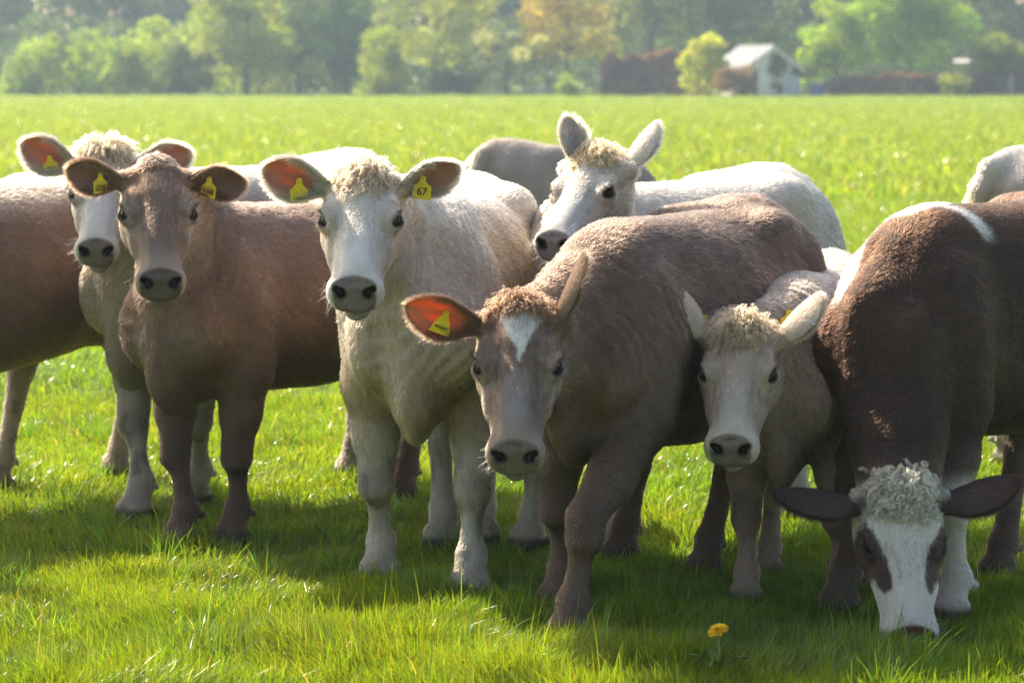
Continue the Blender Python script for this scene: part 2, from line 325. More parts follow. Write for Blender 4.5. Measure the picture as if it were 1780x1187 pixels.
# ------------------------------------------------------------------ cattle: one smooth implicit surface per animal
def axes_grid(lo, hi, flo, fhi, hc, hf):
    """grid lines along one axis: fine inside [flo, fhi], coarse outside"""
    g = list(np.arange(lo, flo, hc))+list(np.arange(flo, fhi, hf))+list(np.arange(fhi, hi+hc, hc)); return np.array(g, np.float32)
class Field:
    def __init__(s, xs, ys, zs):
        s.ax = (xs, ys, zs); s.D = np.full((len(xs), len(ys), len(zs)), 1.0, np.float32)
    def sub(s, lo, hi):
        sl = tuple(slice(max(0, np.searchsorted(a, l)-1), np.searchsorted(a, h)+1) for a, l, h in zip(s.ax, lo, hi))
        X, Y, Z = (a[q] for a, q in zip(s.ax, sl))
        return sl, X[:, None, None], Y[None, :, None], Z[None, None, :]
    def add(s, fn, lo, hi, k=.03):
        m = k+.03; sl, X, Y, Z = s.sub(np.asarray(lo)-m, np.asarray(hi)+m)
        d = s.D[sl]
        if d.size == 0: return
        f = fn(X, Y, Z); h = np.clip(.5+.5*(d-f)/k, 0, 1); s.D[sl] = d*(1-h)+f*h-k*h*(1-h)
    def cut(s, fn, lo, hi, k=.008):
        m = k+.01; sl, X, Y, Z = s.sub(np.asarray(lo)-m, np.asarray(hi)+m); d = s.D[sl]
        if d.size == 0: return
        f = -fn(X, Y, Z); h = np.clip(.5-.5*(d-f)/k, 0, 1); s.D[sl] = d*(1-h)+f*h+k*h*(1-h)
    def cone(s, p, q, r1, r2, k=.03):
        p, q = np.asarray(p, float), np.asarray(q, float); d = q-p; L2 = float(d@d)+1e-9; R = max(r1, r2)
        def fn(X, Y, Z):
            x, y, z = X-p[0], Y-p[1], Z-p[2]; t = np.clip((x*d[0]+y*d[1]+z*d[2])/L2, 0, 1)
            return np.sqrt((x-t*d[0])**2+(y-t*d[1])**2+(z-t*d[2])**2)-(r1+(r2-r1)*t)
        s.add(fn, np.minimum(p, q)-R, np.maximum(p, q)+R, k)
    def chain(s, pts, rad, k=.02):
        for i in range(len(pts)-1): s.cone(pts[i], pts[i+1], rad[i], rad[i+1], k)
    def ell(s, c, A, r, k=.03, cut=False):
        c = np.asarray(c, float); A = np.asarray(A, float); r = np.asarray(r, float)
        def fn(X, Y, Z):
            x, y, z = X-c[0], Y-c[1], Z-c[2]; k0 = 0; k1 = 0
            for i in range(3):
                w = x*A[i][0]+y*A[i][1]+z*A[i][2]; k0 = k0+(w/r[i])**2; k1 = k1+(w/r[i]**2)**2
            k0 = np.sqrt(k0); return k0*(k0-1)/np.maximum(np.sqrt(k1), 1e-6)
        e = np.sqrt(((A.T*r)**2).sum(1)); (s.cut if cut else s.add)(fn, c-e, c+e, k)
    def loft(s, o, A, st, n=2.3, k=.03, egg=0.0):
        """stations along A[0]: rows (u, top, bottom, halfwidth) with top/bottom along A[2] and width along A[1]"""
        o = np.asarray(o, float); A = np.asarray(A, float); st = np.asarray(st, float); st = st[np.argsort(st[:, 0])]
        uu = np.linspace(st[0, 0], st[-1, 0], 160)
        tab = np.stack([np.interp(uu, st[:, 0], st[:, i]) for i in (1, 2, 3)], 1)
        ker = np.hanning(13); ker /= ker.sum(); pad = np.pad(tab, ((6, 6), (0, 0)), mode='edge'); sm = np.stack([np.convolve(pad[:, i], ker, 'valid') for i in range(3)], 1)
        sm[0], sm[-1] = tab[0], tab[-1]; tab = sm
        a = tab[:, 2].max(); cs = [o+A[0]*u+A[1]*v+A[2]*w_ for u in (uu[0], uu[-1]) for v in (-a, a) for w_ in (tab[:, 0].max(), tab[:, 1].min())]
        def fn(X, Y, Z):
            x, y, z = X-o[0], Y-o[1], Z-o[2]
            u, v, w_ = (x*A[i][0]+y*A[i][1]+z*A[i][2] for i in range(3))
            u, v, w_ = np.broadcast_arrays(u, v, w_)
            over = np.maximum(np.maximum(uu[0]-u, u-uu[-1]), 0)
            top, bot, hw = (np.interp(u, uu, tab[:, i]).astype(np.float32) for i in range(3))
            b = np.maximum((top-bot)/2, .004); q = (w_-(top+bot)/2)/b; hw = np.maximum(hw*(1-egg*np.clip(q, -1, 1)), .004)
            r = (np.abs(v/hw)**n+np.abs(q)**n)**(1/n)
            f = (r-1)*np.minimum(hw, b); return np.where(over > 0, np.maximum(f, over), f)
        s.add(fn, np.min(cs, 0), np.max(cs, 0), k)
    def surface(s):
        D = s.D; S = D < 0; n = [d-1 for d in D.shape]
        cnt = np.zeros(n, np.uint8); cor = [(i, j, k) for i in (0, 1) for j in (0, 1) for k in (0, 1)]
        for i, j, k in cor: cnt += S[i:i+n[0], j:j+n[1], k:k+n[2]]
        I, J, K = np.nonzero((cnt > 0) & (cnt < 8)); acc = np.zeros((len(I), 3)); num = np.zeros(len(I))
        for a in range(3):
            for c in cor:
                if c[a]: continue
                e = list(c); e[a] = 1
                i0, j0, k0 = I+c[0], J+c[1], K+c[2]; i1, j1, k1 = I+e[0], J+e[1], K+e[2]
                d0, d1 = D[i0, j0, k0], D[i1, j1, k1]; m = (d0 < 0) != (d1 < 0); t = np.where(m, d0/np.where(m, d0-d1, 1), 0)
                p0 = np.stack([s.ax[0][i0], s.ax[1][j0], s.ax[2][k0]], 1); p1 = np.stack([s.ax[0][i1], s.ax[1][j1], s.ax[2][k1]], 1)
                acc += np.where(m[:, None], p0+(p1-p0)*t[:, None], 0); num += m
        V = acc/num[:, None]; idx = np.full(n, -1, np.int32); idx[I, J, K] = np.arange(len(I)); Q = []
        for a in range(3):
            b, c = (a+1) % 3, (a+2) % 3
            sl0 = [slice(None)]*3; sl1 = [slice(None)]*3; sl0[a] = slice(0, -1); sl1[a] = slice(1, None)
            A0, A1 = S[tuple(sl0)], S[tuple(sl1)]; P = np.stack(np.nonzero(A0 != A1), 1)
            P = P[(P[:, b] > 0) & (P[:, c] > 0) & (P[:, b] < n[b]) & (P[:, c] < n[c])]
            fl = A0[P[:, 0], P[:, 1], P[:, 2]]; q = []
            for db, dc in ((1, 1), (0, 1), (0, 0), (1, 0)):
                p = P.copy(); p[:, b] -= db; p[:, c] -= dc; q.append(idx[p[:, 0], p[:, 1], p[:, 2]])
            q = np.stack(q, 1); q[~fl] = q[~fl][:, ::-1]; Q.append(q)
        Q = np.concatenate(Q); Q = Q[(Q >= 0).all(1)]
        return V, Q
def vsmooth(V, Q, it=2, lam=.5):
    for _ in range(it):
        A = np.zeros_like(V); n = np.zeros(len(V))
        for i in range(4):
            for j in (1, 3):
                np.add.at(A, Q[:, i], V[Q[:, (i+j) % 4]]); np.add.at(n, Q[:, i], 1)
        V = V+lam*(A/np.maximum(n, 1)[:, None]-V)
    return V
def vnormals(V, Q):
    fn = np.cross(V[Q[:, 2]]-V[Q[:, 0]], V[Q[:, 3]]-V[Q[:, 1]]); Nn = np.zeros_like(V)
    for i in range(4): np.add.at(Nn, Q[:, i], fn)
    return norml(Nn)

HEAD_ST = [  # t, top, bottom, halfwidth  (units of the head length)
    (-.10, -.16, -.26, .05), (-.05, -.07, -.30, .125), (.03, .000, -.34, .172), (.12, .022, -.40, .205), (.25, .020, -.45, .228), (.38, -.004, -.455, .226), (.48, -.014, -.42, .192),
    (.58, -.018, -.37, .166), (.68, -.014, -.325, .150), (.78, -.006, -.285, .142), (.86, -.002, -.258, .152), (.91, -.022, -.240, .157), (.95, -.050, -.225, .152), (.985, -.085, -.212, .138), (1.012, -.118, -.195, .112), (1.03, -.145, -.175, .06)]

def ear_mesh(root, A, Nn, ln, wd, droop=0., ns=30, nw=24, cup=1.0):
    """a cupped leaf-shaped shell: A = towards the tip, Nn = the way the hollow faces"""
    A = norml(np.asarray(A, float)); Nn = np.asarray(Nn, float); Nn = norml(Nn-A*(A@Nn)); B = np.cross(A, Nn)
    S = np.linspace(0, 1, ns); rows = []
    for s_ in S:
        half = wd*.5*1.25*np.interp(s_, [0, .12, .3, .5, .68, .82, .92, .975, 1], [.50, .62, .90, 1.0, .90, .68, .42, .23, .04])
        phi = math.radians(np.interp(s_, [0, .2, .5, 1], [230, 165, 105, 80]))*cup; R = 2*half/phi
        c = np.asarray(root)+A*(ln*s_)-Nn*(.02*math.sin(math.pi*s_)*ln)-np.array([0, 0, 1])*droop*ln*s_**2
        w_ = np.linspace(-1, 1, nw); f = w_*phi/2
        tip = (s_ > .9)*0
        rows.append(c+B*(R*np.sin(f))[:, None]+Nn*(R*(1-np.cos(f)))[:, None])
    G = np.array(rows); inner = G+0
    du = np.gradient(G, axis=0); dv = np.gradient(G, axis=1); nm = norml(np.cross(du, dv)); nm = nm*np.sign((nm*Nn).sum(-1, keepdims=True)+1e-9) if False else nm
    if (nm[ns//2, nw//2]@Nn) < 0: nm = -nm
    outer = G-nm*.005
    V = np.concatenate([inner.reshape(-1, 3), outer.reshape(-1, 3)]); n = ns*nw; F = []
    for i in range(ns-1):
        for j in range(nw-1):
            a = i*nw+j; q = (a, a+1, a+nw+1, a+nw); F.append(q); F.append(tuple(n+x for x in reversed(q)))
        for j in (0, nw-1):
            a = i*nw+j; q = (a, a+nw, a+nw+n, a+n); F.append(q if j == 0 else tuple(reversed(q)))
    for j in range(nw-1):
        a = (ns-1)*nw+j; F.append((a, a+n, a+1+n, a+1))
    F = np.array(F); 
    q = F[0]; fn = np.cross(V[q[2]]-V[q[0]], V[q[3]]-V[q[1]])
    if fn@nm[0, 0] < 0: F = F[:, ::-1]
    ss = np.repeat(S, nw); ww = np.tile(np.linspace(-1, 1, nw), ns)
    info = dict(s=np.concatenate([ss, ss]), w=np.concatenate([ww, ww]), inner=np.concatenate([np.ones(n), np.zeros(n)]), G=G, nm=nm, A=A, N=Nn, B=B, ns=ns, nw=nw)
    return V, F, info

CAMP = np.array([0, 0, CAMH])
def fur_object(name, P, Nn, D, L, R, C, parent, O, bend=.5, npt=4, label=None):
    """hair curves: roots P, surface normals, lay directions D, lengths L, root radii R, colours C"""
    n = len(P); ts = np.linspace(0, 1, npt); pts = np.empty((n, npt, 3), np.float32)
    comb = norml(D-Nn*(D*Nn).sum(1, keepdims=True)*bend)
    for k, t in enumerate(ts):
        pts[:, k] = P+(D*t*(1-.5*t)+comb*(.5*t*t))*L[:, None]-Nn*(.0015*(1-t))
    hc = bpy.data.hair_curves.new(name); hc.add_curves([npt]*n)
    hc.attributes['position'].data.foreach_set('vector', pts.ravel())
    a = hc.attributes.get('radius') or hc.attributes.new('radius', 'FLOAT', 'POINT')
    a.data.foreach_set('value', (R[:, None]*np.linspace(1, .2, npt)[None]).astype(np.float32).ravel())
    a = hc.attributes.new('col', 'FLOAT_COLOR', 'CURVE'); a.data.foreach_set('color', np.concatenate([C, np.ones((n, 1))], 1).astype(np.float32).ravel())
    a = hc.attributes.new('nrm', 'FLOAT_VECTOR', 'CURVE'); a.data.foreach_set('vector', Nn.astype(np.float32).ravel())
    o = link(name, hc, [M_FUR], parent); o['kind'] = 'stuff'
    return o
def curly_object(name, roots, Nn, dirs, ln, rad, turns, C, parent, per=22, spread=.012, npt=12, rr=.0006, seed=0, lf=None):
    """locks of curly hair: every root carries a helix of many strands"""
    r = np.random.default_rng(seed); n = len(roots); ts = np.linspace(0, 1, npt); pts, cs, ns = [], [], []
    for i in range(n):
        d = norml(dirs[i]); a = norml(np.cross(d, r.normal(size=3))); b = np.cross(d, a); ph = r.random()*6.28; tn = turns*(.6+.8*r.random()); rd = rad*(.6+.8*r.random()); L = ln*(.5+.8*r.random())*(1 if lf is None else lf[i])
        fall = np.array([0, 0, -1.])*.35*L
        hel = (np.cos(ph+tn*6.28*ts)[:, None]*a+np.sin(ph+tn*6.28*ts)[:, None]*b)*(rd*np.sqrt(ts))[:, None]
        core = roots[i]+d*(L*(ts-.35*ts**2))[:, None]+fall*(ts**2)[:, None]+hel-hel[0]
        off = r.normal(0, spread*.5, (per, 1, 3))*(1-.55*ts[None, :, None]); kink = r.normal(0, .0018, (per, npt, 3))*ts[None, :, None]
        pts.append(core[None]+off+kink); cs.append(C[i]*(.8+.4*r.random((per, 1)))); ns.append(np.repeat(norml(Nn[i]+d*.6)[None], per, 0))
    pts = np.concatenate(pts).astype(np.float32); cs = np.concatenate(cs); ns = np.concatenate(ns); m = len(pts)
    hc = bpy.data.hair_curves.new(name); hc.add_curves([npt]*m); hc.attributes['position'].data.foreach_set('vector', pts.ravel())
    a = hc.attributes.get('radius') or hc.attributes.new('radius', 'FLOAT', 'POINT')
    a.data.foreach_set('value', np.tile(rr*np.linspace(1, .3, npt), m).astype(np.float32))
    a = hc.attributes.new('col', 'FLOAT_COLOR', 'CURVE'); a.data.foreach_set('color', np.concatenate([cs, np.ones((m, 1))], 1).astype(np.float32).ravel())
    a = hc.attributes.new('nrm', 'FLOAT_VECTOR', 'CURVE'); a.data.foreach_set('vector', ns.astype(np.float32).ravel())
    o = link(name, hc, [M_FUR], parent); o['kind'] = 'stuff'; return o

def text_mesh(name, s, size):
    cu = bpy.data.curves.new(name, 'FONT'); cu.body = s; cu.size = size; cu.align_x = 'CENTER'; cu.align_y = 'CENTER'; cu.extrude = .0004; cu.offset = size*.012; cu.resolution_u = 2
    to = bpy.data.objects.new(name, cu); COL.objects.link(to); dg = bpy.context.evaluated_depsgraph_get(); dg.update()
    me = bpy.data.meshes.new_from_object(to.evaluated_get(dg)); bpy.data.objects.remove(to); bpy.data.curves.remove(cu); me.name = name; return me

def ear_tag(parent, O, pos, face, down, size, lines, shape='flag', colour=None):
    """flat plastic tag: face = the way its print looks, down = from the neck of the tag to its broad end"""
    f = Vector(face).normalized(); d = Vector(down); d = (d-f*d.dot(f)).normalized(); x = (-d).cross(f)*-1
    x = d.cross(f) * -1 if False else f.cross(d)*-1
    x = (-d).cross(f)
    W_, H_ = size
    if shape == 'flag': out = [(-.5, -1), (.5, -1), (.5, -.42), (.30, -.30), (.17, -.18), (.17, 0), (.09, .06), (-.09, .06), (-.17, 0), (-.17, -.18), (-.30, -.30), (-.5, -.42)]
    elif shape == 'fan': out = [(-.55, -1), (.55, -1), (.36, -.45), (.16, -.18), (.14, .02), (-.14, .02), (-.16, -.18), (-.36, -.45)]
    else: out = [(-.5, -1), (.5, -1), (.5, -.05), (.42, 0), (-.42, 0), (-.5, -.05)]
    M = lambda a, b, c: Vector(pos)-Vector(O)+x*(a*W_)+d*(-b*H_)+f*c
    n = len(out); V = [M(a, b, .0012) for a, b in out]+[M(a, b, -.0012) for a, b in out]
    F = [tuple(range(n)), tuple(range(2*n-1, n-1, -1))]+[((i+1) % n, i, n+i, n+(i+1) % n) for i in range(n)]
    me = bpy.data.meshes.new('ear_tag'); me.from_pydata(V, [], F); me.update()
    o = link('ear_tag', me, [M_TAG], parent)
    mb = MB(); mb.tube([M(0, -.02, .0005), M(0, -.02, .005)], W_*.11, 10); link('tag_stud', mb.mesh('tag_stud'), [M_TAG], o)
    R = Matrix((x, -d, f)).transposed().to_4x4()
    for s, sz, yy in lines:
        t = link('tag_number', text_mesh('tag_number', s, sz), [M_INK], o); t.matrix_local = Matrix.Translation(M(0, -yy, .0022)) @ R
    return o

def cow(c):
    nm = c.get('name', 'cow'); s = c['h']/1.14; wf = c.get('wide', 1.0)
    Cf, Ch = np.array(c['Cf'], float), np.array(c['Ch'], float); e2 = (Cf-Ch)/np.linalg.norm(Cf-Ch); L = float(np.linalg.norm(Cf-Ch))
    e = np.array([e2[0], e2[1], 0]); l = np.array([-e2[1], e2[0], 0]); zz = np.array([0, 0, 1.])
    O = np.array([*(Cf+Ch)/2, 0.]); F0 = np.array([*Cf, 0.])
    W = lambda u, v, z: F0+e*u*s+l*v*s*wf+zz*z*s-O
    root = empty(nm, Vector(O), c['label'], 'cow', c.get('group', 'young cattle standing in the meadow'))
    T = lambda p: np.array(p, float)-O
    # ---- grid
    Lr = L/s
    P0, P1 = T(c['poll']), T(c['nose']); HL = float(np.linalg.norm(P1-P0)); Fd = (P1-P0)/HL
    up = np.array(c.get('up', (0, 0, 1.)), float); U = norml(up-Fd*(up@Fd)); Vv = np.cross(U, Fd)
    ro = math.radians(c.get('roll', 0)); U, Vv = U*math.cos(ro)+Vv*math.sin(ro), Vv*math.cos(ro)-U*math.sin(ro)
    HP = lambda t, v, u: P0+Fd*t*HL+Vv*v*HL+U*u*HL
    hc_, hf_ = c.get('res', (.0115, .0058))
    corners = [W(.3, a, b) for a in (-.38, .38) for b in (0, 1.25)]+[W(-Lr-.34, a, b) for a in (-.38, .38) for b in (0, 1.25)]+[HP(t, v, u) for t in (-.2, 1.1) for v in (-.3, .3) for u in (.1, -.55)]+[T((*p[:2], 0))+np.array(d) for p in c['feet'] for d in ((-.12, -.12, 0), (.12, .12, 0))]
    lo, hi = np.min(corners, 0)-.05, np.max(corners, 0)+.05; lo[2] = -.03
    if c.get('head', True):
        hh = [HP(t, v, u) for t in (-.05, 1.06) for v in (-.27, .27) for u in (.04, -.40)]; flo, fhi = np.maximum(np.min(hh, 0), lo), np.minimum(np.max(hh, 0), hi)
        fd = Field(*[axes_grid(lo[i], hi[i], flo[i], fhi[i], hc_, hf_) for i in range(3)])
    else: fd = Field(*[np.arange(lo[i], hi[i]+hc_, hc_, dtype=np.float32) for i in range(3)])
    A3 = np.stack([e, l, zz]); AH = np.stack([Fd, Vv, U])
    # ---- barrel
    bt = c.get('belly', -.025); st = [(.30, .86, .64, .02), (.275, .90, .60, .08), (.20, .95, .53, .14), (.08, 1.025, .475, .176), (-.06, 1.07, .45-bt, .198), (-.22, 1.10, .43-bt, .238), (-.45*Lr, 1.095, .42-bt, .292), (-.68*Lr, 1.10, .445-bt, .300),
          (-.85*Lr, 1.13, .49, .275), (-Lr-.02, 1.145, .55, .24), (-Lr-.12, 1.12, .62, .20), (-Lr-.19, 1.06, .68, .135), (-Lr-.225, .98, .74, .05)]
    fd.loft(F0-O, np.stack([e, l*wf, zz]) if False else A3, [(a*s, b*s, d*s, w_*s*wf) for a, b, d, w_ in st], 2.25, .02, .10)
    for sg in (-1, 1):                                                             # hips, pins, shoulders, thighs
        fd.ell(W(-Lr+.13, sg*.175, 1.045), A3, (.08*s, .05*s, .045*s), .09); fd.ell(W(-Lr-.17, sg*.09, .98), A3, (.05*s, .04*s, .05*s), .06)
        fd.ell(W(.04, sg*.150, .76), A3, (.13*s, .066*s*wf, .21*s), .08); fd.ell(W(-.06, sg*.055, .975), A3, (.15*s, .055*s, .09*s), .10)
        fd.ell(W(-Lr-.03, sg*.155, .80), A3, (.17*s, .10*s*wf, .25*s), .05); fd.ell(W(-Lr+.13, sg*.19, .64), A3, (.10*s, .06*s, .10*s), .06)
        fd.ell(W(.19, sg*.12, .72), A3, (.085*s, .07*s, .13*s), .045)
        fd.ell(W(-Lr+.27, sg*.315, .99), A3, (.11*s, .055*s, .10*s), .07, cut=True)
    bz = c.get('brisket', .46); fd.ell(W(.16, 0, bz+.15), A3, (.12*s, .062*s, .15*s), .05); fd.ell(W(.205, 0, bz+.075), A3, (.075*s, .024*s, .085*s), .045)
    # ---- neck
    nwf = c.get('neckw', 1.0); cr0, th0 = HP(.04, 0, -.17), HP(.20, 0, -.30); nb, nt_ = W(-.08, 0, .965), W(.14, 0, .72); mid = lambda a, b, t: a*(1-t)+b*t
    sag = c.get('sag', 0.0)
    fd.chain([cr0, mid(cr0, nb, .5)+zz*sag, nb], [.078*s*nwf, .088*s*nwf, .10*s*nwf], .05); fd.chain([th0, mid(th0, nt_, .5), nt_], [.068*s*nwf, .085*s*nwf, .13*s], .07)
    fd.chain([mid(cr0, th0, .5), mid(nb, nt_, .5)], [.08*s*nwf, .115*s], .06)
    dl0, dl1 = HP(.30, 0, -.42), W(.235, 0, bz+.10); dm = mid(dl0, dl1, .5)
    fd.chain([mid(th0, dl0, .7), mid(dm, mid(th0, nt_, .5), .25), dl1], [.022*s, .022*s, .032*s], .06)       # dewlap
    # ---- legs
    knees = []
    for i, (fx, fy, *kn) in enumerate(c['feet']):
        sg = 1 if i % 2 == 0 else -1; ft = np.array([fx-O[0], fy-O[1], 0.]); kb = kn[0] if kn else 0.
        if i < 2:
            tp = W(.01, sg*.148, .66); kf = mid(tp, ft, .55); kf[2] = .305*s; kf = kf+e*(.015+kb)*s; ct = mid(kf, ft, .25)+e*.0; fe = ft+e*(-.012)+zz*.115*s
            el = mid(tp, kf, .22)
            fd.chain([W(.03, sg*.148, .78), el, mid(el, kf, .55), kf+zz*.035*s], [.095*s, .088*s, .062*s, .050*s], .035)
            fd.chain([kf+zz*.035*s, kf+e*.006-zz*.02*s, mid(kf, fe, .32), mid(kf, fe, .7), fe], [.051*s, .050*s, .032*s, .028*s, .042*s], .012)
        else:
            tp = W(-Lr+.03, sg*.165, .70); hk = ft+zz*.40*s-e*(.055+kb)*s; hk[:2] = hk[:2]*.8+(tp-e*.12*s)[:2]*.2; fe = ft-e*.012+zz*.115*s; kf = hk
            fd.chain([tp+zz*.1*s, tp+e*.05*s-zz*.06*s, mid(tp, hk, .6)-e*.005, hk+zz*.02*s], [.125*s, .105*s, .066*s, .046*s], .045)
            fd.ell(hk-e*.03*s+zz*.02*s, A3, (.03*s, .03*s, .05*s), .03)
            fd.chain([hk+zz*.02*s, mid(hk, fe, .35), mid(hk, fe, .75), fe], [.048*s, .036*s, .032*s, .043*s], .015)
        knees.append(kf)
        fd.chain([fe, ft+e*.022*s+zz*.05*s], [.042*s, .040*s], .015)
        for q in (-1, 1):
            fd.chain([ft+e*.02*s+l*q*.026*s+zz*.045*s, ft+e*.05*s+l*q*.027*s+zz*.012*s], [.034*s, .030*s], .012)
            fd.chain([ft-e*.025*s+l*q*.022*s+zz*.02*s, ft+e*.03*s+l*q*.026*s+zz*.014*s], [.024*s, .028*s], .012)
            fd.ell(fe-e*.05*s+l*q*.022*s-zz*.022*s, A3, (.016, .013, .016), .01)
    # ---- tail
    tl = c.get('tail', [(-.215, 0, 1.06), (-.265, 0, .98), (-.28, 0, .80), (-.275, 0, .55), (-.27, 0, .42)])
    tp_ = [W(-Lr+a, b, d) for a, b, d in tl]; fd.chain([W(-Lr-.1, 0, 1.09)]+tp_, [.05*s, .038*s, .03*s, .022*s, .017*s, .012*s], .02)
    # ---- head
    def eye_frame(sg):
        n_ = norml(Vv*sg*.80+U*.52+Fd*.22); b_ = norml(Fd*.72-Vv*sg*.62); b_ = norml(b_-n_*(b_@n_)); return HP(.385, sg*.186, -.082), np.stack([n_, b_, np.cross(n_, b_)])
    if c.get('head', True):
        fd.loft(P0, AH, [(a*HL, b*HL, d*HL, w_*HL*c.get('hw', 1.0)) for a, b, d, w_ in HEAD_ST], 2.25, .03, .05)
        fd.ell(HP(.60, 0, -.012), AH, (.26*HL, .062*HL, .022*HL), .05)                               # nasal bridge
        h = HL
        fd.ell(HP(.0, 0, -.06), AH, (.08*h, .10*h, .08*h), .04)                                      # poll
        for sg in (-1, 1):
            fd.ell(HP(.31, sg*.175, -.045), AH, (.10*h, .055*h, .045*h), .03)                         # brow
            c0, AE = eye_frame(sg); fd.ell(c0+AE[0]*.004*h, AE, (.060*h, .082*h, .064*h), .02)         # eyelids
            fd.ell(HP(.53, sg*.162, -.135), AH, (.15*h, .034*h, .030*h), .03)                         # cheek bone
            fd.ell(HP(.27, sg*.155, -.28), AH, (.14*h, .065*h, .13*h), .05)                          # jaw muscle
            fd.cone(HP(.08, sg*.16, -.10), HP(.06, sg*.25, -.11), .052*h+.008, .050*h+.006, .03)     # ear root
            fd.ell(HP(.93, sg*.100, -.075), AH, (.055*h, .05*h, .065*h), .03)                          # nostril wing
        fd.ell(HP(.895, 0, -.262), AH, (.115*h, .088*h, .055*h), .010)                                # chin, lower lip
        for sg in (-1, 1):
            c0, AE = eye_frame(sg); fd.ell(c0+AE[0]*.066*h, AE, (.044*h, .051*h, .037*h), .008, cut=True); ul = AE[2]*(1 if AE[2]@(U-Fd) > 0 else -1); fd.ell(c0+AE[0]*.052*h+ul*.047*h, AE, (.020*h, .066*h, .016*h), .012); fd.ell(c0+AE[0]*.046*h-ul*.045*h, AE, (.016*h, .055*h, .012*h), .012)   # eye opening
            NF = np.stack([norml(Fd*.72+U*.69), Vv, norml(U*.72-Fd*.69)])                              # slanted nose pad
            fd.ell(HP(.985, sg*.078, -.055), NF, (.048*h, .024*h, .034*h), .006, cut=True)           # nostrils
            fd.ell(HP(.962, sg*.108, -.042), NF, (.046*h, .022*h, .018*h), .006, cut=True)
        fd.ell(HP(1.0, 0, -.210), AH, (.16*h, .16*h, .010*h), .006, cut=True)                        # mouth
    V, Q = fd.surface(); V = vsmooth(V, Q, 2, .35); nb_ = len(V); Nv = vnormals(V, Q)
    hd = (V-P0)@AH.T/HL; tt, vv, uu = hd[:, 0], hd[:, 1], hd[:, 2]
    ishead = c.get('head', True)*sstep(tt, .0, .16)*(np.abs(vv) < .36)*sstep(uu+.56-.33*np.clip(tt-.4, 0, .7), 0, .08)*(tt < 1.15)
    headw = np.where(tt > .3, ishead, ishead*sstep(uu+.9*tt, -.38, -.22)) if c.get('head', True) else ishead
    # skin folds on the neck, ripples over the barrel
    nd = norml((nb-cr0)); na = (V-cr0)@nd/np.linalg.norm(nb-cr0); bodyuv = np.stack([(V@e), (V@l), V[:, 2]], 1)
    nk = sstep(na, .08, .3)*(1-sstep(na, .7, 1.1))*(1-headw)*sstep(V[:, 2], .5*s, .75*s)
    ph = na*np.linalg.norm(nb-cr0)/.032*6.28+6*fbm(V*np.array([4, 4, 2.5]), 3)
    V = V+Nv*(nk*(.0075*(1-2*np.abs(np.sin(ph*.5))**.8)*c.get('folds', .8)*sstep(fbm(V*6, 8), .35, .6)))[:, None]
    V = V+Nv*((fbm(V*7, 12)-.5)*.012*(1-headw)*sstep(V[:, 2], .35, .6)+(fbm(V*22, 14)-.5)*.004*(1-headw))[:, None]
    ub = (V-(F0-O))@e/s; rib = sstep(-ub, .2, .35)*(1-sstep(-ub, .6*Lr, .75*Lr))*sstep(V[:, 2]/s, .55, .7)*(1-sstep(V[:, 2]/s, .9, 1.02)); V = V+Nv*(rib*.0010*np.sin((ub-.25*V[:, 2])/.062*6.28)*sstep(fbm(V*4, 91), .3, .6))[:, None]
    # ---- colour of the coat
    K = c['col']; base = np.asarray(K['base'], np.float32); n = len(V); C = np.repeat(base[None], n, 0)
    nz1, nz2 = fbm(V*3.2, 21), fbm(V*np.array([14, 14, 5.]), 22)
    C = mix(C, K.get('tint', base*np.array([1.05, .92, .85])), sstep(nz1, .35, .7)*.6)
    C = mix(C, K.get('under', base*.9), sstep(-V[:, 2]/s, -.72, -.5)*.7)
    legs = sstep(-V[:, 2]/s, -.52, -.36); C = mix(C, K.get('legs', base), legs)
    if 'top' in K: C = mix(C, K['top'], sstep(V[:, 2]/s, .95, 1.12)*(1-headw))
    for kf in knees[:2]: C = mix(C, K.get('knee', base*.45), (1-sstep(np.linalg.norm((V-kf-zz*.0)*np.array([1, 1, .8]), axis=1), .03, .085))*.75)
    mud = sstep(fbm(V*np.array([26, 26, 16.]), 93), .52, .7)*(1-sstep(V[:, 2]/s, .30, .52)); C = mix(C, (.085, .062, .042), mud*.55); C = mix(C, K.get('hoofband', base*.6), (1-sstep(V[:, 2], .07, .13))*.5); C = mix(C, K.get('hoof', (.045, .036, .03)), 1-sstep(V[:, 2], .03, .05))
    C = C*(.84+.32*nz2)[:, None]
    if c.get('head', True):
        fc = np.repeat(np.asarray(K['face'], np.float32)[None], n, 0)
        fc = mix(fc, K.get('cheek', K['face']), sstep(np.abs(vv), .10, .17)*sstep(-uu, .02, .12)*.8)
        fc = mix(fc, K.get('bridge', K['face']), (1-sstep(np.abs(vv), .05, .13))*sstep(tt, .35, .6)*(1-sstep(tt, .85, .95)))
        fc = mix(fc, K.get('ring', K['face']), sstep(tt+.10*(fbm(V*45, 27)-.5), .70, .92)*.85); fc = mix(fc, K.get('eyering', K['face']), np.exp(-(((tt-.40)/.10)**2+((uu+.10)/.09)**2))*(np.abs(vv) > .12))
        fc = mix(fc, K.get('crest', K['face']), (1-sstep(tt, .06, .2)))
        fc = fc*(.86+.28*fbm(V*np.array([40, 40, 18.]), 23))[:, None]
        if 'headfn' in c: fc = c['headfn'](fc, tt, vv, uu, V)
        C = C*(1-headw[:, None])+fc*headw[:, None]
        pad = sstep(tt-.30*(vv/.12)**2*.1, .893, .912)*(1-sstep(np.abs(vv)+.25*np.maximum(-uu-.10, 0), .122, .142))*sstep(uu, -.196, -.178)*(1-sstep(np.abs(vv), .085, .13)*sstep(-tt, -.93, -.90))
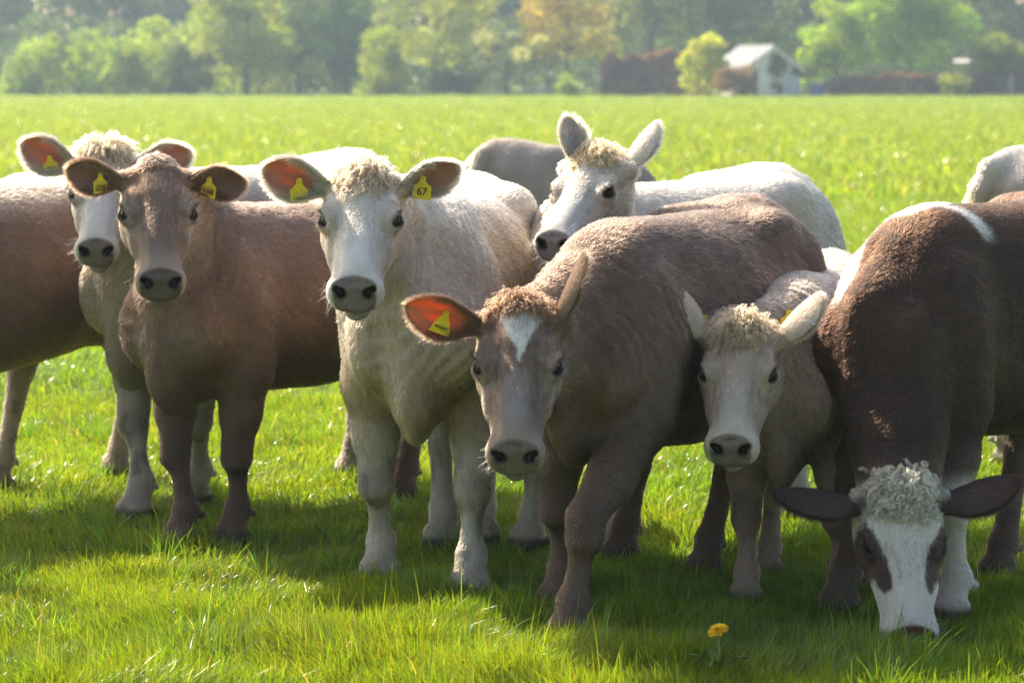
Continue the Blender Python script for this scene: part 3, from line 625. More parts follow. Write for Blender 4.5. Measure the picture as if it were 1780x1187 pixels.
        pad = np.maximum(pad, sstep(tt, .84, .90)*(1-sstep(np.abs(vv), .08, .11))*(1-sstep(uu, -.26, -.235))*.0)
        C = mix(C, K.get('pad', (.075, .06, .055)), pad)
        C = C*(1.25-.75*pad*fbm(V*130, 31)-.25*(1-pad))[:, None]
        for sg in (-1, 1):
            for q, rr in ((HP(.965, sg*.080, -.075), .030), (HP(.945, sg*.108, -.055), .022)): C = mix(C, (.012, .009, .008), 1-sstep(np.linalg.norm(V-q, axis=1), rr*.42, rr*.8))
            c0, AE = eye_frame(sg); rel = (V-c0-AE[0]*.05*HL)@AE.T/HL; er = np.sqrt((rel[:, 1]/.064)**2+(rel[:, 2]/.048)**2+(rel[:, 0]/.06)**2)
            C = mix(C, (.018, .012, .010), 1-sstep(er, .78, 1.08)); pad = np.maximum(pad, (1-sstep(er, .8, 1.1))*.7)
            q = HP(.47, sg*.21, -.10); C = mix(C, np.asarray(K.get('tear', base*.5)), np.exp(-(((tt-.455)/.035)**2+((uu+.085)/.022)**2))*(vv*sg > .1)*.55*headw)
        C = mix(C, np.asarray(K.get('pad', (.075, .06, .055)))*.9, sstep(tt, .90, .94)*sstep(-uu, .185, .20)*(1-sstep(np.abs(vv), .07, .11))*.7*headw); C = mix(C, (.02, .015, .013), np.exp(-((uu+.210)/.012)**2)*sstep(tt, .83, .87)*(np.abs(vv) < .15)*.9)
    else: pad = np.zeros(n)
    if 'bodyfn' in c: C = c['bodyfn'](C, (V-(F0-O))@e/s, (V@l)/s-((F0-O)@l)/s, V[:, 2]/s, headw, V)
    # ---- ears joined into the same skin
    Vs, Qs, Cs, fm, wet = [V], [Q], [C], [np.zeros(len(Q), np.int32)], [pad]; ears = []; glow = [np.zeros(n)]
    if c.get('head', True):
        for k, ea in enumerate(c['ears']):
            sg = ea['side']; ev, eq, info = ear_mesh(HP(*ea.get('root', (.07, sg*.215, -.10))), ea['A'], ea['N'], ea.get('len', .19)*s, ea.get('w', .10)*s, ea.get('droop', 0), cup=ea.get('cup', 1.0))
            info['V'] = ev; ears.append(info); co = np.repeat(np.asarray(ea.get('out', K.get('ear', K['face'])), np.float32)[None], len(ev), 0)
            ci = np.asarray(ea.get('in', (.30, .15, .11)), np.float32); edge = np.maximum(sstep(np.abs(info['w']), .80, 1), sstep(info['s'], .93, 1))
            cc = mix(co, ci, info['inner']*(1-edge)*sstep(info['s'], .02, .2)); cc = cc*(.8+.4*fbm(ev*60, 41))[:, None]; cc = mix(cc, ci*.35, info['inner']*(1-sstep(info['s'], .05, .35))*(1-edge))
            off = sum(len(a) for a in Vs); Vs.append(ev); Qs.append(eq+off); Cs.append(cc); fm.append(np.ones(len(eq), np.int32)); wet.append(np.zeros(len(ev))); glow.append(ea.get('glow', .12)*np.clip(1.45-1.5*fbm(np.stack([info['w']*3.2, info['s']*2.0, info['s']*0+ea['side']], 1), 46), .15, 1.2)*(.35+.65*sstep(info['s'], .15, .6)))
    me = mesh_np('body', np.concatenate(Vs), np.concatenate(Qs), fmat=np.concatenate(fm)); set_col(me, np.concatenate(Cs))
    a = me.attributes.new('wet', 'FLOAT', 'POINT'); a.data.foreach_set('value', np.concatenate(wet).astype(np.float32))
    a = me.attributes.new('glow', 'FLOAT', 'POINT'); a.data.foreach_set('value', np.concatenate(glow).astype(np.float32))
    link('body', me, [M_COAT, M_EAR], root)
    # ---- eyes
    if c.get('head', True):
        for sg in (-1, 1):
            bm_ = bpy.data.meshes.new('eye'); ns_, nr_ = 20, 12; r_ = .051*HL; c0, AE = eye_frame(sg); c0 = c0+AE[0]*.006*HL; Ve, Fe = [], []
            for i in range(nr_+1):
                for j in range(ns_):
                    th, p = math.pi*i/nr_, 2*math.pi*j/ns_; Ve.append(c0+r_*np.array([math.sin(th)*math.cos(p), math.sin(th)*math.sin(p), math.cos(th)]))
            for i in range(nr_):
                for j in range(ns_): Fe.append((i*ns_+j, (i+1)*ns_+j, (i+1)*ns_+(j+1) % ns_, i*ns_+(j+1) % ns_))
            link('eye', mesh_np('eye', Ve, Fe), [M_EYE], root)
    # ---- coat hair
    nh = c.get('hairs', 60000); rng = np.random.default_rng(c.get('seed', 1)); tri = np.concatenate([Q[:, [0, 1, 2]], Q[:, [0, 2, 3]]])
    Nv = vnormals(V, Q); a_, b_, d_ = V[tri[:, 0]], V[tri[:, 1]], V[tri[:, 2]]; area = .5*np.linalg.norm(np.cross(b_-a_, d_-a_), axis=1)
    ctr = (a_+b_+d_)/3; tn = norml(Nv[tri].sum(1)); view = norml(CAMP-O-ctr); vis = np.clip(((tn*view).sum(1)+.42)/.5, 0, 1)
    hw_t = headw[tri[:, 0]]; wt_t = pad[tri[:, 0]]; z_t = ctr[:, 2]
    wgt = area*vis*(1+2.4*hw_t)*(wt_t < .25)*(z_t > .05); 
    ti = rng.choice(len(tri), nh, p=wgt/wgt.sum()); r1, r2 = np.sqrt(rng.random(nh)), rng.random(nh); w3 = np.stack([1-r1, r1*(1-r2), r1*r2], 1)
    P = (V[tri[ti]]*w3[..., None]).sum(1); Nn = norml((Nv[tri[ti]]*w3[..., None]).sum(1)); Ch_ = (C[tri[ti]]*w3[..., None]).sum(1); hw_ = (headw[tri[ti]]*w3).sum(1); hd = (P-P0)@AH.T/HL
    na = (P-cr0)@nd/np.linalg.norm(nb-cr0); isneck = (1-sstep(na, .75, 1.15))*(1-hw_)*(P[:, 2] > .5*s)
    comb = -e*.75+np.array([0, 0, -.65]); D = np.repeat(comb[None], nh, 0); sw = fbm(P*3.0, 51)-.5; sw2 = fbm(P*3.0, 57)-.5
    D = D+(e[None]*sw[:, None]+zz[None]*sw2[:, None])*1.1
    D = D*(1-isneck[:, None])+isneck[:, None]*((nd*.55+np.array([0, 0, -.75]))[None]+.4*sw[:, None]*nd)
    lg = sstep(-P[:, 2]/s, -.55, -.4)[:, None]; D = D*(1-lg)+lg*(np.array([0, 0, -1.])-.15*e)
    fwd = sstep(hd[:, 0], .30, .40)*2-1; HDir = Fd[None]*fwd[:, None]+Vv[None]*(hd[:, 1]*(2.2+1.5*(hd[:, 0] < .35)))[:, None]-U[None]*(np.abs(hd[:, 1]) > .12)[:, None]*.4
    D = D*(1-hw_[:, None])+HDir*hw_[:, None]; D = D-Nn*(D*Nn).sum(1, keepdims=True); D = norml(D+rng.normal(0, .22, D.shape)); D = D-Nn*(D*Nn).sum(1, keepdims=True)
    cl = fbm(P*np.array([22, 22, 22]), 61); lift = .16+.2*rng.random(nh)+.25*(cl-.5)+.12*sstep(P[:, 2]/s, 1.02, 1.16)*(1-hw_)
    D = norml(norml(D)+Nn*lift[:, None])
    ln = (.0155*(1-hw_)*(1-.4*lg[:, 0])+.011*hw_*(1+.9*(1-sstep(hd[:, 0], .15, .35))))*(.6+.8*rng.random(nh))*c.get('hairlen', 1.0); ln *= (1+.2*sstep(P[:, 2]/s, 1.0, 1.14)*(1-hw_))
    ln *= 1-.6*(hw_*sstep(hd[:, 0], .55, .7)); rad = np.where(hw_ > .5, .00062, .00088)*(.6+.7*rng.random(nh))
    
    def streak(Q_, d0, lo_, hi_, sd):                                   # noise drawn out along the lie of the coat
        d0 = norml(d0); q_ = Q_+.03*(np.stack([fbm(Q_*9, sd+1), fbm(Q_*9, sd+2), fbm(Q_*9, sd+3)], 1)-.5); a0 = q_@d0; return fbm((q_-a0[:, None]*d0)*hi_+(a0*lo_)[:, None]*d0, sd, 2)
    st1 = streak(P, comb, 14, 95, 67); st2 = streak(P, nd*.55+np.array([0, 0, -.75]), 14, 95, 68); st3 = streak(P, Fd, 30, 130, 69); nk_ = np.clip(isneck+lg[:, 0], 0, 1)
    st_ = (st1*(1-nk_)+st2*nk_)*(1-hw_)+st3*hw_
    cv = (.42+.30*cl+.90*sstep(st_, .25, .75))*(.55+.9*rng.random(nh)**1.2); Cc = np.clip(Ch_*cv[:, None], 0, .9)
    ex = []
    for k, info in enumerate(ears):                                     # fringe of the ears and short fur on their backs
        nw, ns = info['nw'], info['ns']; G, nmg = info['G'], info['nm']; m = c.get('earhairs', 2600)
        si = rng.random(m)**.8*.99; sd = np.where(rng.random(m) < .5, 0, nw-1); x = si*(ns-1); i0 = np.floor(x).astype(int).clip(0, ns-2); f = (x-i0)[:, None]
        p = G[i0, sd]*(1-f)+G[i0+1, sd]*f; q = G[i0, np.where(sd == 0, 1, nw-2)]; nn = nmg[i0, sd]; d = norml(norml(p-q)*.8+info['A']*.6-nn*.15+rng.normal(0, .3, (m, 3)))
        ex.append((p, -nn, d, .012+.014*rng.random(m), np.full(m, .0004), np.asarray(c['ears'][k].get('fringe', K.get('ear', K['face'])))[None]*(.8+.4*rng.random((m, 1)))))
        m2 = c.get('earhairs', 2600)*2; x = rng.random(m2)*(ns-1.01); y = rng.random(m2)*(nw-1.01); i0, j0 = x.astype(int), y.astype(int); fx, fy = (x-i0)[:, None], (y-j0)[:, None]
        p = (G[i0, j0]*(1-fx)+G[i0+1, j0]*fx)*(1-fy)+(G[i0, j0+1]*(1-fx)+G[i0+1, j0+1]*fx)*fy; nn = nmg[i0, j0]; p = p-nn*.005
        d = norml(info['A']-nn*.35+rng.normal(0, .25, (m2, 3))); ex.append((p, -nn, d, .006+.008*rng.random(m2), np.full(m2, .0004), np.asarray(c['ears'][k].get('out', K.get('ear', K['face'])))[None]*(.75+.5*rng.random((m2, 1)))))
        m3 = 1500; x = (.03+.62*rng.random(m3)**1.4)*(ns-1); j = np.where(rng.random(m3) < .5, 1, nw-2); i0 = x.astype(int); p = G[i0, j]; nn = nmg[i0, j]
        d = norml(info['A']*.7+nn*.5+info['B']*rng.normal(0, .5, (m3, 1))+rng.normal(0, .25, (m3, 3))); ex.append((p, nn, d, .02+.025*rng.random(m3), np.full(m3, .0004), np.asarray(c['ears'][k].get('fringe', K.get('ear', K['face'])))[None]*(.8+.4*rng.random((m3, 1)))))
    if c.get('head', True):                                             # whiskers and lashes
        m = 70; sel = np.nonzero((tt > .80) & (np.abs(vv) > .07) & (pad < .2) & (headw > .5))[0]
        if len(sel):
            ii = rng.choice(sel, m); ex.append((V[ii], Nv[ii], norml(Nv[ii]+Fd*.4+rng.normal(0, .3, (m, 3))), .02+.03*rng.random(m), np.full(m, .00025), np.repeat(np.array([[.4, .35, .3]]), m, 0)))
        for sg in (-1, 1):
            m = 60; x = rng.uniform(-1, 1, m); c0, AE = eye_frame(sg); up_ = AE[2]*(1 if AE[2]@(U-Fd) > 0 else -1); p = c0+AE[0]*.055*HL+(AE[1][None]*(x*.050)[:, None]+up_[None]*(.032*np.sqrt(np.maximum(1-x*x, 0)))[:, None])*HL
            ex.append((p, np.repeat(AE[0][None], m, 0), norml(AE[0]+up_*.5+AE[1]*x[:, None]*.4+rng.normal(0, .12, (m, 3))), .016+.012*rng.random(m), np.full(m, .00045), np.repeat(np.array([[.03, .02, .015]]), m, 0)))
    z = [np.concatenate([q]+[x_[i] for x_ in ex]) for i, q in enumerate((P, Nn, D, ln, rad, Cc))]
    fur_object('fur', z[0], z[1], z[2], z[3], z[4], np.clip(z[5], 0, .9), root, O)
    # ---- curly forelock
    if 'curl' in c:
        q = c['curl']; sel = np.nonzero((headw+(tt < .12)*1.0 > .3) & (tt > q.get('t0', -.10)) & (tt < q['t1']) & (np.abs(vv) < q.get('v', .17)) & (uu > -.14) & (Nv@U > -.2))[0]
        if len(sel):
            pw = np.clip(1.25-(tt[sel]-.02)/q['t1'], .06, 1)*np.clip(1.15-(np.abs(vv[sel])/q.get('v', .17))**2, .05, 1); ii = rng.choice(sel, q['n'], p=pw/pw.sum()); dr = Nv[ii]*q.get('lift', .8)+Fd*q.get('fwd', .3)+rng.normal(0, .45, (q['n'], 3)); cc = np.asarray(q['col'])[None]*(.75+.5*rng.random((q['n'], 1)))
            curly_object('forelock', V[ii], Nv[ii], dr, q['len'], q['rad'], q['turns'], cc, root, q.get('per', 22), q.get('spread', .012), rr=q.get('rr', .0006), seed=c.get('seed', 1), lf=1-.62*np.clip((tt[ii]-.02)/max(q['t1']-.02, .01), 0, 1))
    # ---- tail tassel
    m = 700; tp = tp_[-1]; dd = norml(np.array([0, 0, -1.])+rng.normal(0, .10, (m, 3))); jj = rng.random(m)[:, None]
    p = tp_[-2]*(jj*.35)+tp*(1-jj*.35)+rng.normal(0, .010, (m, 3))
    fur_object('tail_tassel', p, norml(rng.normal(0, 1, (m, 3))*np.array([1, 1, 0])+1e-6), dd, .10+.09*rng.random(m), np.full(m, .0009), np.asarray(K.get('tassel', base))[None]*(.7+.6*rng.random((m, 1))), root, O, npt=6)
    # ---- ear tags and clips
    for tg in c.get('tags', ()):
        info = ears[tg['ear']]; i, j = int(tg.get('s', .5)*(info['ns']-1)), int((tg.get('w', 0)*.5+.5)*(info['nw']-1)); g = info['G'][i, j]; nn = info['nm'][i, j]*(1 if tg.get('inside', True) else -1)
        fz = np.asarray(tg.get('face', nn), float); ear_tag(root, (0, 0, 0), g+nn*tg.get('gap', .014)-(0 if tg.get('inside', True) else 1)*nn*(-.006), fz, tg.get('down', (0, 0, -1)), tg['size'], tg['lines'], tg.get('shape', 'flag'))
    for tg in c.get('clips', ()):
        info = ears[tg['ear']]; i = int(tg['s']*(info['ns']-1)); j = 0 if tg['edge'] < 0 else info['nw']-1; g = info['G'][i, j]; g2 = info['G'][i, 3 if tg['edge'] < 0 else info['nw']-4]; nn = info['nm'][i, j]
        x = norml(g2-g); mb = MB(); mb.box(g+x*.006, (tg.get('len', .026), .0075, .011), Matrix((x, norml(np.cross(nn, x)), nn)).transposed()); link('ear_clip', mb.mesh('ear_clip'), [M_CLIP], root)
    return root

# ------------------------------------------------------------------ the herd
def feet4(Cf, Ch, given):
    """four hoof positions on the ground; those the photograph hides fall under the animal's own shoulders and hips"""
    Cf, Ch = np.array(Cf), np.array(Ch); e = (Cf-Ch)/np.linalg.norm(Cf-Ch); l = np.array([-e[1], e[0]]); out = []
    for i in range(4):
        g = given.get(i)
        if g is None: p = (Cf if i < 2 else Ch)+l*(.13 if i % 2 == 0 else -.13); out.append((float(p[0]), float(p[1])))
        else: p = gr(g[0], g[1]); out.append((p.x, p.y, *g[2:]))
    return out
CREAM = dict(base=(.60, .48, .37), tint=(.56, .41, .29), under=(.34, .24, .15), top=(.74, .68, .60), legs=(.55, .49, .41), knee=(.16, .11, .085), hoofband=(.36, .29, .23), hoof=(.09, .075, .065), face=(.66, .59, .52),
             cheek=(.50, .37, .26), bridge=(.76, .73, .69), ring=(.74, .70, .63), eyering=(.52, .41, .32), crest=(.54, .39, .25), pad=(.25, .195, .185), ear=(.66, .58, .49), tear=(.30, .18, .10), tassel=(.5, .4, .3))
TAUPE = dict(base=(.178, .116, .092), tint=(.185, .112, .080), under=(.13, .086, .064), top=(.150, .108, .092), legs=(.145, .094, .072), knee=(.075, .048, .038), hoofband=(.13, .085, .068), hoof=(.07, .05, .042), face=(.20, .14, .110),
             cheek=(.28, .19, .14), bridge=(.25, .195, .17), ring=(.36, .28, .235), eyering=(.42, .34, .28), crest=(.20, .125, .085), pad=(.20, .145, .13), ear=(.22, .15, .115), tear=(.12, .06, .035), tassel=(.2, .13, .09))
def var(K, **kw): d = dict(K); d.update(kw); return d
def xy(p): return (p.x, p.y)

def blaze(fc, t, v, u, V):                                   # white arrowhead on the forehead of the taupe animal
    j = (fbm(V*60, 71)-.5)*.05; wdt = np.interp(t, [.02, .06, .36, .40], [.10, .145, .012, 0.])
    m = sstep(wdt-np.abs(v-.01)+j, -.008, .012)*(t > .03)*(t < .40)*(u > -.12); fc = mix(fc, (.74, .72, .66), m)
    g = (1-sstep(np.abs(v), .03, .09))*sstep(t, .38, .5)*(1-sstep(t, .7, .85)); return mix(fc, (.36, .33, .32), g*.6)
def mask(fc, t, v, u, V):                                    # dark eye patches on the white face of the grazing animal
    j = (fbm(V*22, 73)-.5)*.05; ce = np.array([.45, .20]); a = .50
    dt, dv = t-.47, np.abs(v)-np.interp(t, [.27, .42, .58, .70], [.245, .205, .150, .118]); m = 1-sstep(np.sqrt((dt/.225)**2+(dv/np.interp(t, [.3, .45, .7], [.05, .078, .05]))**2)+j*7+(fbm(V*70, 79)-.5)*.35, .84, 1.02)
    fc = mix(np.repeat(np.array([[.70, .65, .57]], np.float32), len(t), 0)*(.9+.2*fbm(V*30, 75))[:, None], (.085, .052, .042), m)
    fc = mix(fc, (.30, .12, .09), sstep(t, .97, 1.0)*(np.abs(v) < .12))
    return mix(fc, (.085, .05, .036), sstep(np.abs(v), .16, .19)*(1-sstep(t, .12, .2)))
def saddle(C, u, v, z, hw, V):                               # white streak over the withers, white feet
    j = (fbm(V*9, 77)-.5)*.12
    m = sstep(.075-np.abs(u-(-.06+(1.10-z)*.95))+j*.6, 0, .025)*sstep(z, .84, .90)*sstep(-v, -.03, .01)+sstep(.035-np.abs(u+.05+.5*v)+j*.2, 0, .02)*sstep(z, 1.0, 1.04)*(v > -.05)*(v < .20)
    C = mix(C, (.78, .76, .72), np.clip(m, 0, 1)*(1-hw)); f = sstep(-z, -.42, -.36)*(v > 0)*(u > -.3)*(1-hw); return mix(C, (.62, .56, .49), f*(1-sstep(-z, -.06, -.03)))

HERD = []
# the cream animal in the middle, tags 5849 and 67
Cf, Ch = (-.250, 7.86), (-.155, 8.66)
HERD.append(dict(label='cream animal with curly brown forelock looking ahead, yellow tag 67 in one ear', h=1.19, wide=1.0, Cf=Cf, Ch=Ch, col=var(CREAM), poll=at(632, 290, 7.62), nose=at(614, 503, 7.29), roll=0, hw=1.07, hairs=130000, seed=1,
    feet=feet4(Cf, Ch, {0: (818, 1036, .01), 1: (662, 1010, .01), 2: (838, 945), 3: (770, 950)}), brisket=.44,
    ears=[dict(side=-1, A=(-.95, -.12, .26), N=(.10, -.92, -.30), len=.185, w=.112, glow=.27), dict(side=1, A=(.93, -.10, .36), N=(-.06, -.80, -.55), len=.175, w=.10, droop=.05, glow=.10)],
    curl=dict(t1=.27, n=640, len=.058, rad=.006, turns=.7, col=(.58, .42, .28), lift=.30, fwd=.75, per=5, spread=.008, rr=.0008),
    tags=[dict(ear=0, s=.46, w=.05, size=(.050, .066), lines=[('2.5849', .0125, .80)], face=(.15, -.95, -.1), gap=.022), dict(ear=1, s=.42, w=-.1, size=(.052, .062), lines=[('67', .030, .66)], face=(-.12, -.97, 0), down=(-.08, 0, -1), gap=.012)],
    clips=[dict(ear=1, s=.33, edge=-1, len=.02)]))
# the taupe animal with the white blaze, walking, head low
Cf, Ch = (.27, 7.40), (.68, 8.09)
HERD.append(dict(label='taupe brown animal with white blaze on forehead, walking with head lowered', h=1.14, wide=1.02, Cf=Cf, Ch=Ch, col=var(TAUPE), poll=at(903, 528, 6.98), nose=at(894, 792, 6.70), hw=1.0, hairs=140000, seed=2,
    feet=feet4(Cf, Ch, {0: (992, 1120, .12), 1: (975, 1056, .0), 2: (1230, 1003), 3: (1085, 975)}), brisket=.46, headfn=blaze,
    ears=[dict(side=-1, A=(-.95, -.15, .25), N=(.12, -.86, -.42), len=.205, w=.112, glow=.52, **{'in': (.42, .17, .10)}), dict(side=1, A=(.42, .12, .90), N=(.95, .10, -.30), len=.185, w=.085, root=(.06, .20, -.08))],
    curl=dict(t1=.08, n=360, len=.06, rad=.004, turns=.35, col=(.21, .13, .085), lift=.3, fwd=.35, v=.2, per=5, spread=.008, rr=.0008),
    tags=[dict(ear=0, s=.50, w=.25, size=(.052, .060), lines=[('400647', .0125, .72)], face=(.15, -.97, -.1), down=(-.35, 0, -.9), shape='fan', gap=.012)],
    clips=[dict(ear=1, s=.72, edge=1, len=.032)]))
# brown animal on the left, tag 108
Cf, Ch = (-.965, 8.64), (-.40, 9.50)
HERD.append(dict(label='brown animal with smooth dome forehead facing ahead, yellow tag 108 in one ear', h=1.12, wide=1.04, Cf=Cf, Ch=Ch, col=var(TAUPE, base=(.215, .142, .110), tint=(.30, .165, .105), top=(.24, .17, .14), face=(.235, .165, .125), cheek=(.33, .23, .15), bridge=(.20, .145, .12), ring=(.42, .34, .27), legs=(.13, .082, .062), knee=(.055, .035, .028), under=(.15, .092, .065), pad=(.14, .11, .105), ear=(.25, .165, .12)),
    poll=at(272, 282, 8.42), nose=at(280, 488, 8.10), hw=.97, hairs=110000, seed=3, feet=feet4(Cf, Ch, {0: (410, 944), 1: (320, 946), 2: (705, 868), 3: (668, 862)}), brisket=.45, belly=-.05,
    ears=[dict(side=-1, A=(-.96, -.10, .20), N=(.10, -.90, -.35), len=.18, w=.105, glow=.05, **{'in': (.17, .08, .065)}), dict(side=1, A=(.97, -.10, .05), N=(-.08, -.90, -.35), len=.18, w=.105, droop=.1, glow=.03, **{'in': (.13, .065, .055)})],
    tags=[dict(ear=0, s=.42, w=.25, size=(.044, .062), lines=[('4 0064', .010, .62), ('00 108', .011, .82)], face=(.2, -.95, 0), gap=.012), dict(ear=1, s=.38, w=-.15, size=(.048, .066), lines=[('108', .024, .68)], face=(-.1, -.97, 0), down=(-.12, 0, -1), gap=.012)]))
# pale animal behind it at the far left
Cf, Ch = (-1.17, 9.26), (-.62, 10.08)
HERD.append(dict(label='pale animal with shaggy crest peering out behind the brown one with tag 108', h=1.22, Cf=Cf, Ch=Ch, col=var(CREAM, base=(.44, .34, .26), under=(.32, .23, .165), tint=(.42, .31, .22), top=(.76, .70, .62), legs=(.48, .41, .33)), poll=at(182, 262, 8.98), nose=at(165, 433, 8.68), hw=1.02, hairs=70000, res=(.014, .0065), seed=4,
    feet=feet4(Cf, Ch, {0: (345, 876), 1: (243, 900), 2: (685, 836), 3: (615, 830)}), brisket=.42,
    ears=[dict(side=-1, A=(-.92, -.10, .38), N=(.12, -.92, -.25), len=.185, w=.11, glow=.25), dict(side=1, A=(.95, .05, .20), N=(-.1, -.92, -.3), len=.185, w=.11)],
    curl=dict(t1=.14, n=520, len=.095, rad=.005, turns=.35, rr=.0008, col=(.64, .48, .32), lift=.9, fwd=.2, v=.19, per=5, spread=.008),
    tags=[dict(ear=0, s=.5, w=.0, size=(.050, .060), lines=[('40064', .0115, .62), ('00 95', .0115, .84)], face=(.2, -.95, -.05), down=(.1, 0, -1), gap=.012)]))
# body cut by the left edge
Cf, Ch = (-2.10, 9.06), (-1.58, 9.86)
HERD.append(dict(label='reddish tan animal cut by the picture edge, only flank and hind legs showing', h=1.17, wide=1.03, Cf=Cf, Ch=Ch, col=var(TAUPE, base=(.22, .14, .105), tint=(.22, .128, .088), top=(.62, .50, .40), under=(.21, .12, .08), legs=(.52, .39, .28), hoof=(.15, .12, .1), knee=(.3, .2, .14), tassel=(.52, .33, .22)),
    poll=(-2.45, 8.7, 1.18), nose=(-2.62, 8.42, .84), hairs=60000, seed=5, res=(.014, .008), feet=feet4(Cf, Ch, {2: (207, 828), 3: (2, 852)}), tail=[(-.20, .06, 1.04), (-.26, .12, .95), (-.27, .10, .80), (-.25, .05, .62), (-.24, .02, .56)],
    ears=[dict(side=-1, A=(-.95, -.1, .2), N=(.1, -.9, -.3)), dict(side=1, A=(.95, -.1, .2), N=(-.1, -.9, -.3))], curl=dict(t1=.14, n=120, len=.06, rad=.008, turns=1, col=(.5, .4, .3))))
# cream animal behind the taupe one
Cf, Ch = (.215, 8.46), (.86, 9.24)
HERD.append(dict(label='white animal with upright ears looking over the back of the taupe one', h=1.195, Cf=Cf, Ch=Ch, col=var(CREAM, pad=(.34, .28, .26), face=(.62, .56, .49), base=(.60, .52, .45), crest=(.58, .48, .37), tear=(.35, .2, .12)), poll=at(1038, 266, 8.12), nose=at(955, 418, 7.83), hw=1.0, hairs=90000, res=(.014, .0062), seed=6, roll=0,
    feet=feet4(Cf, Ch, {0: (1075, 962), 1: (925, 952)}), brisket=.44,
    ears=[dict(side=-1, A=(-.14, .15, 1.0), N=(.55, -.80, .10), len=.142, w=.080, root=(.05, -.20, -.08), glow=.02, **{'in': (.36, .29, .27)}), dict(side=1, A=(.60, .18, .78), N=(.70, .55, -.40), len=.158, w=.075, root=(.06, .21, -.09))],
    curl=dict(t1=.21, n=520, len=.055, rad=.005, turns=.55, per=5, spread=.008, rr=.0008, col=(.62, .43, .25), lift=.6, fwd=.6), clips=[dict(ear=1, s=.70, edge=-1, len=.034)]))
# small pale animal right of the taupe one
Cf, Ch = (.80, 7.68), (.98, 8.36)
HERD.append(dict(label='small pale calf with tousled sandy topknot beside the grazing white faced animal', h=.955, wide=.98, Cf=Cf, Ch=Ch, col=var(CREAM, base=(.36, .255, .20), tint=(.33, .225, .165), under=(.23, .155, .115), top=(.56, .46, .39), legs=(.36, .26, .20), knee=(.15, .10, .08), face=(.42, .325, .255), bridge=(.50, .44, .39), cheek=(.36, .24, .165), ring=(.62, .54, .47), pad=(.24, .185, .165), crest=(.48, .37, .26), ear=(.48, .39, .32)),
    poll=at(1290, 560, 7.30), nose=at(1268, 778, 7.03), hw=1.12, hairs=80000, seed=7, feet=feet4(Cf, Ch, {0: (1462, 1046), 1: (1297, 1052), 3: (1336, 1006)}), brisket=.42,
    ears=[dict(side=-1, A=(-.60, .08, .82), N=(-.80, .55, -.20), len=.20, w=.12, root=(.06, -.21, -.09)), dict(side=1, A=(.72, .12, .68), N=(.66, .36, -.58), len=.205, w=.12, root=(.06, .21, -.10))],
    curl=dict(t1=.23, n=620, len=.068, rad=.006, turns=.6, per=5, spread=.008, rr=.0008, col=(.56, .41, .27), lift=.6, fwd=.5),
    tags=[dict(ear=1, s=.52, w=.8, size=(.046, .052), lines=[('35', .024, .62)], face=(-.25, -.95, 0), inside=False, gap=.010), dict(ear=0, s=.35, w=-.8, size=(.042, .05), lines=[], face=(.3, -.9, 0), inside=False, gap=.01)], clips=[dict(ear=1, s=.62, edge=-1, len=.022)]))
# grazing dark animal with the white face
Cf, Ch = (1.14, 7.56), (1.72, 8.18)
HERD.append(dict(label='dark brown animal with curly white face grazing, nose down in the grass', h=1.17, wide=.94, Cf=Cf, Ch=Ch, col=dict(base=(.062, .034, .025), tint=(.085, .044, .028), under=(.038, .020, .014), top=(.095, .052, .032), legs=(.14, .095, .075), knee=(.05, .035, .03), hoofband=(.12, .09, .07), hoof=(.08, .06, .05), face=(.7, .65, .57), cheek=(.7, .65, .57), crest=(.68, .62, .53), pad=(.16, .075, .06), ear=(.060, .034, .028), tear=(.04, .025, .02), tassel=(.08, .05, .03)),
    poll=at(1568, 838, 7.14), nose=at(1588, 1114, 6.94), folds=.25, hw=1.12, hairs=130000, seed=8, headfn=mask, bodyfn=saddle, feet=feet4(Cf, Ch, {0: (1657, 1078), 1: (1466, 1066), 3: (1740, 1010)}), brisket=.46, neckw=1.08, hairlen=1.1,
    ears=[dict(side=-1, A=(-.98, -.05, .10), N=(.0, .45, -.90), len=.235, w=.105, root=(.09, -.22, -.11)), dict(side=1, A=(.95, -.05, .27), N=(0, .45, -.90), len=.225, w=.12, root=(.09, .22, -.11))],
    curl=dict(t1=.26, n=420, len=.060, rad=.009, turns=1.3, col=(.90, .76, .52), lift=.5, fwd=.6, per=14, spread=.006, rr=.0008, v=.19)))
# backs beyond the group
Cf, Ch = (.52, 13.95), (-.02, 13.2)
HERD.append(dict(label='grey brown animal further back, only its back showing above the herd', h=1.19, Cf=Cf, Ch=Ch, col=var(TAUPE, base=(.40, .34, .30), tint=(.38, .31, .27), top=(.46, .39, .33)), poll=(.88, 14.55, .52), nose=(1.05, 14.8, .16), hairs=26000, seed=9, res=(.02, .02), feet=feet4(Cf, Ch, {}),
    ears=[dict(side=-1, A=(.9, -.4, .1), N=(0, .4, -.9)), dict(side=1, A=(-.6, .7, .1), N=(0, .4, -.9))]))
Cf, Ch = (2.72, 10.75), (1.98, 10.25)
HERD.append(dict(label='white animal at the right edge, rump and tail head showing above dark one', h=1.235, Cf=Cf, Ch=Ch, col=var(CREAM), poll=(3.12, 11.1, 1.2), nose=(3.40, 11.3, .86), hairs=26000, seed=10, res=(.018, .012), feet=feet4(Cf, Ch, {}),
    ears=[dict(side=-1, A=(.6, -.8, .2), N=(.6, .5, -.3)), dict(side=1, A=(-.6, .8, .2), N=(.6, .5, -.3))]))
import os
for c_ in HERD: cow(c_)

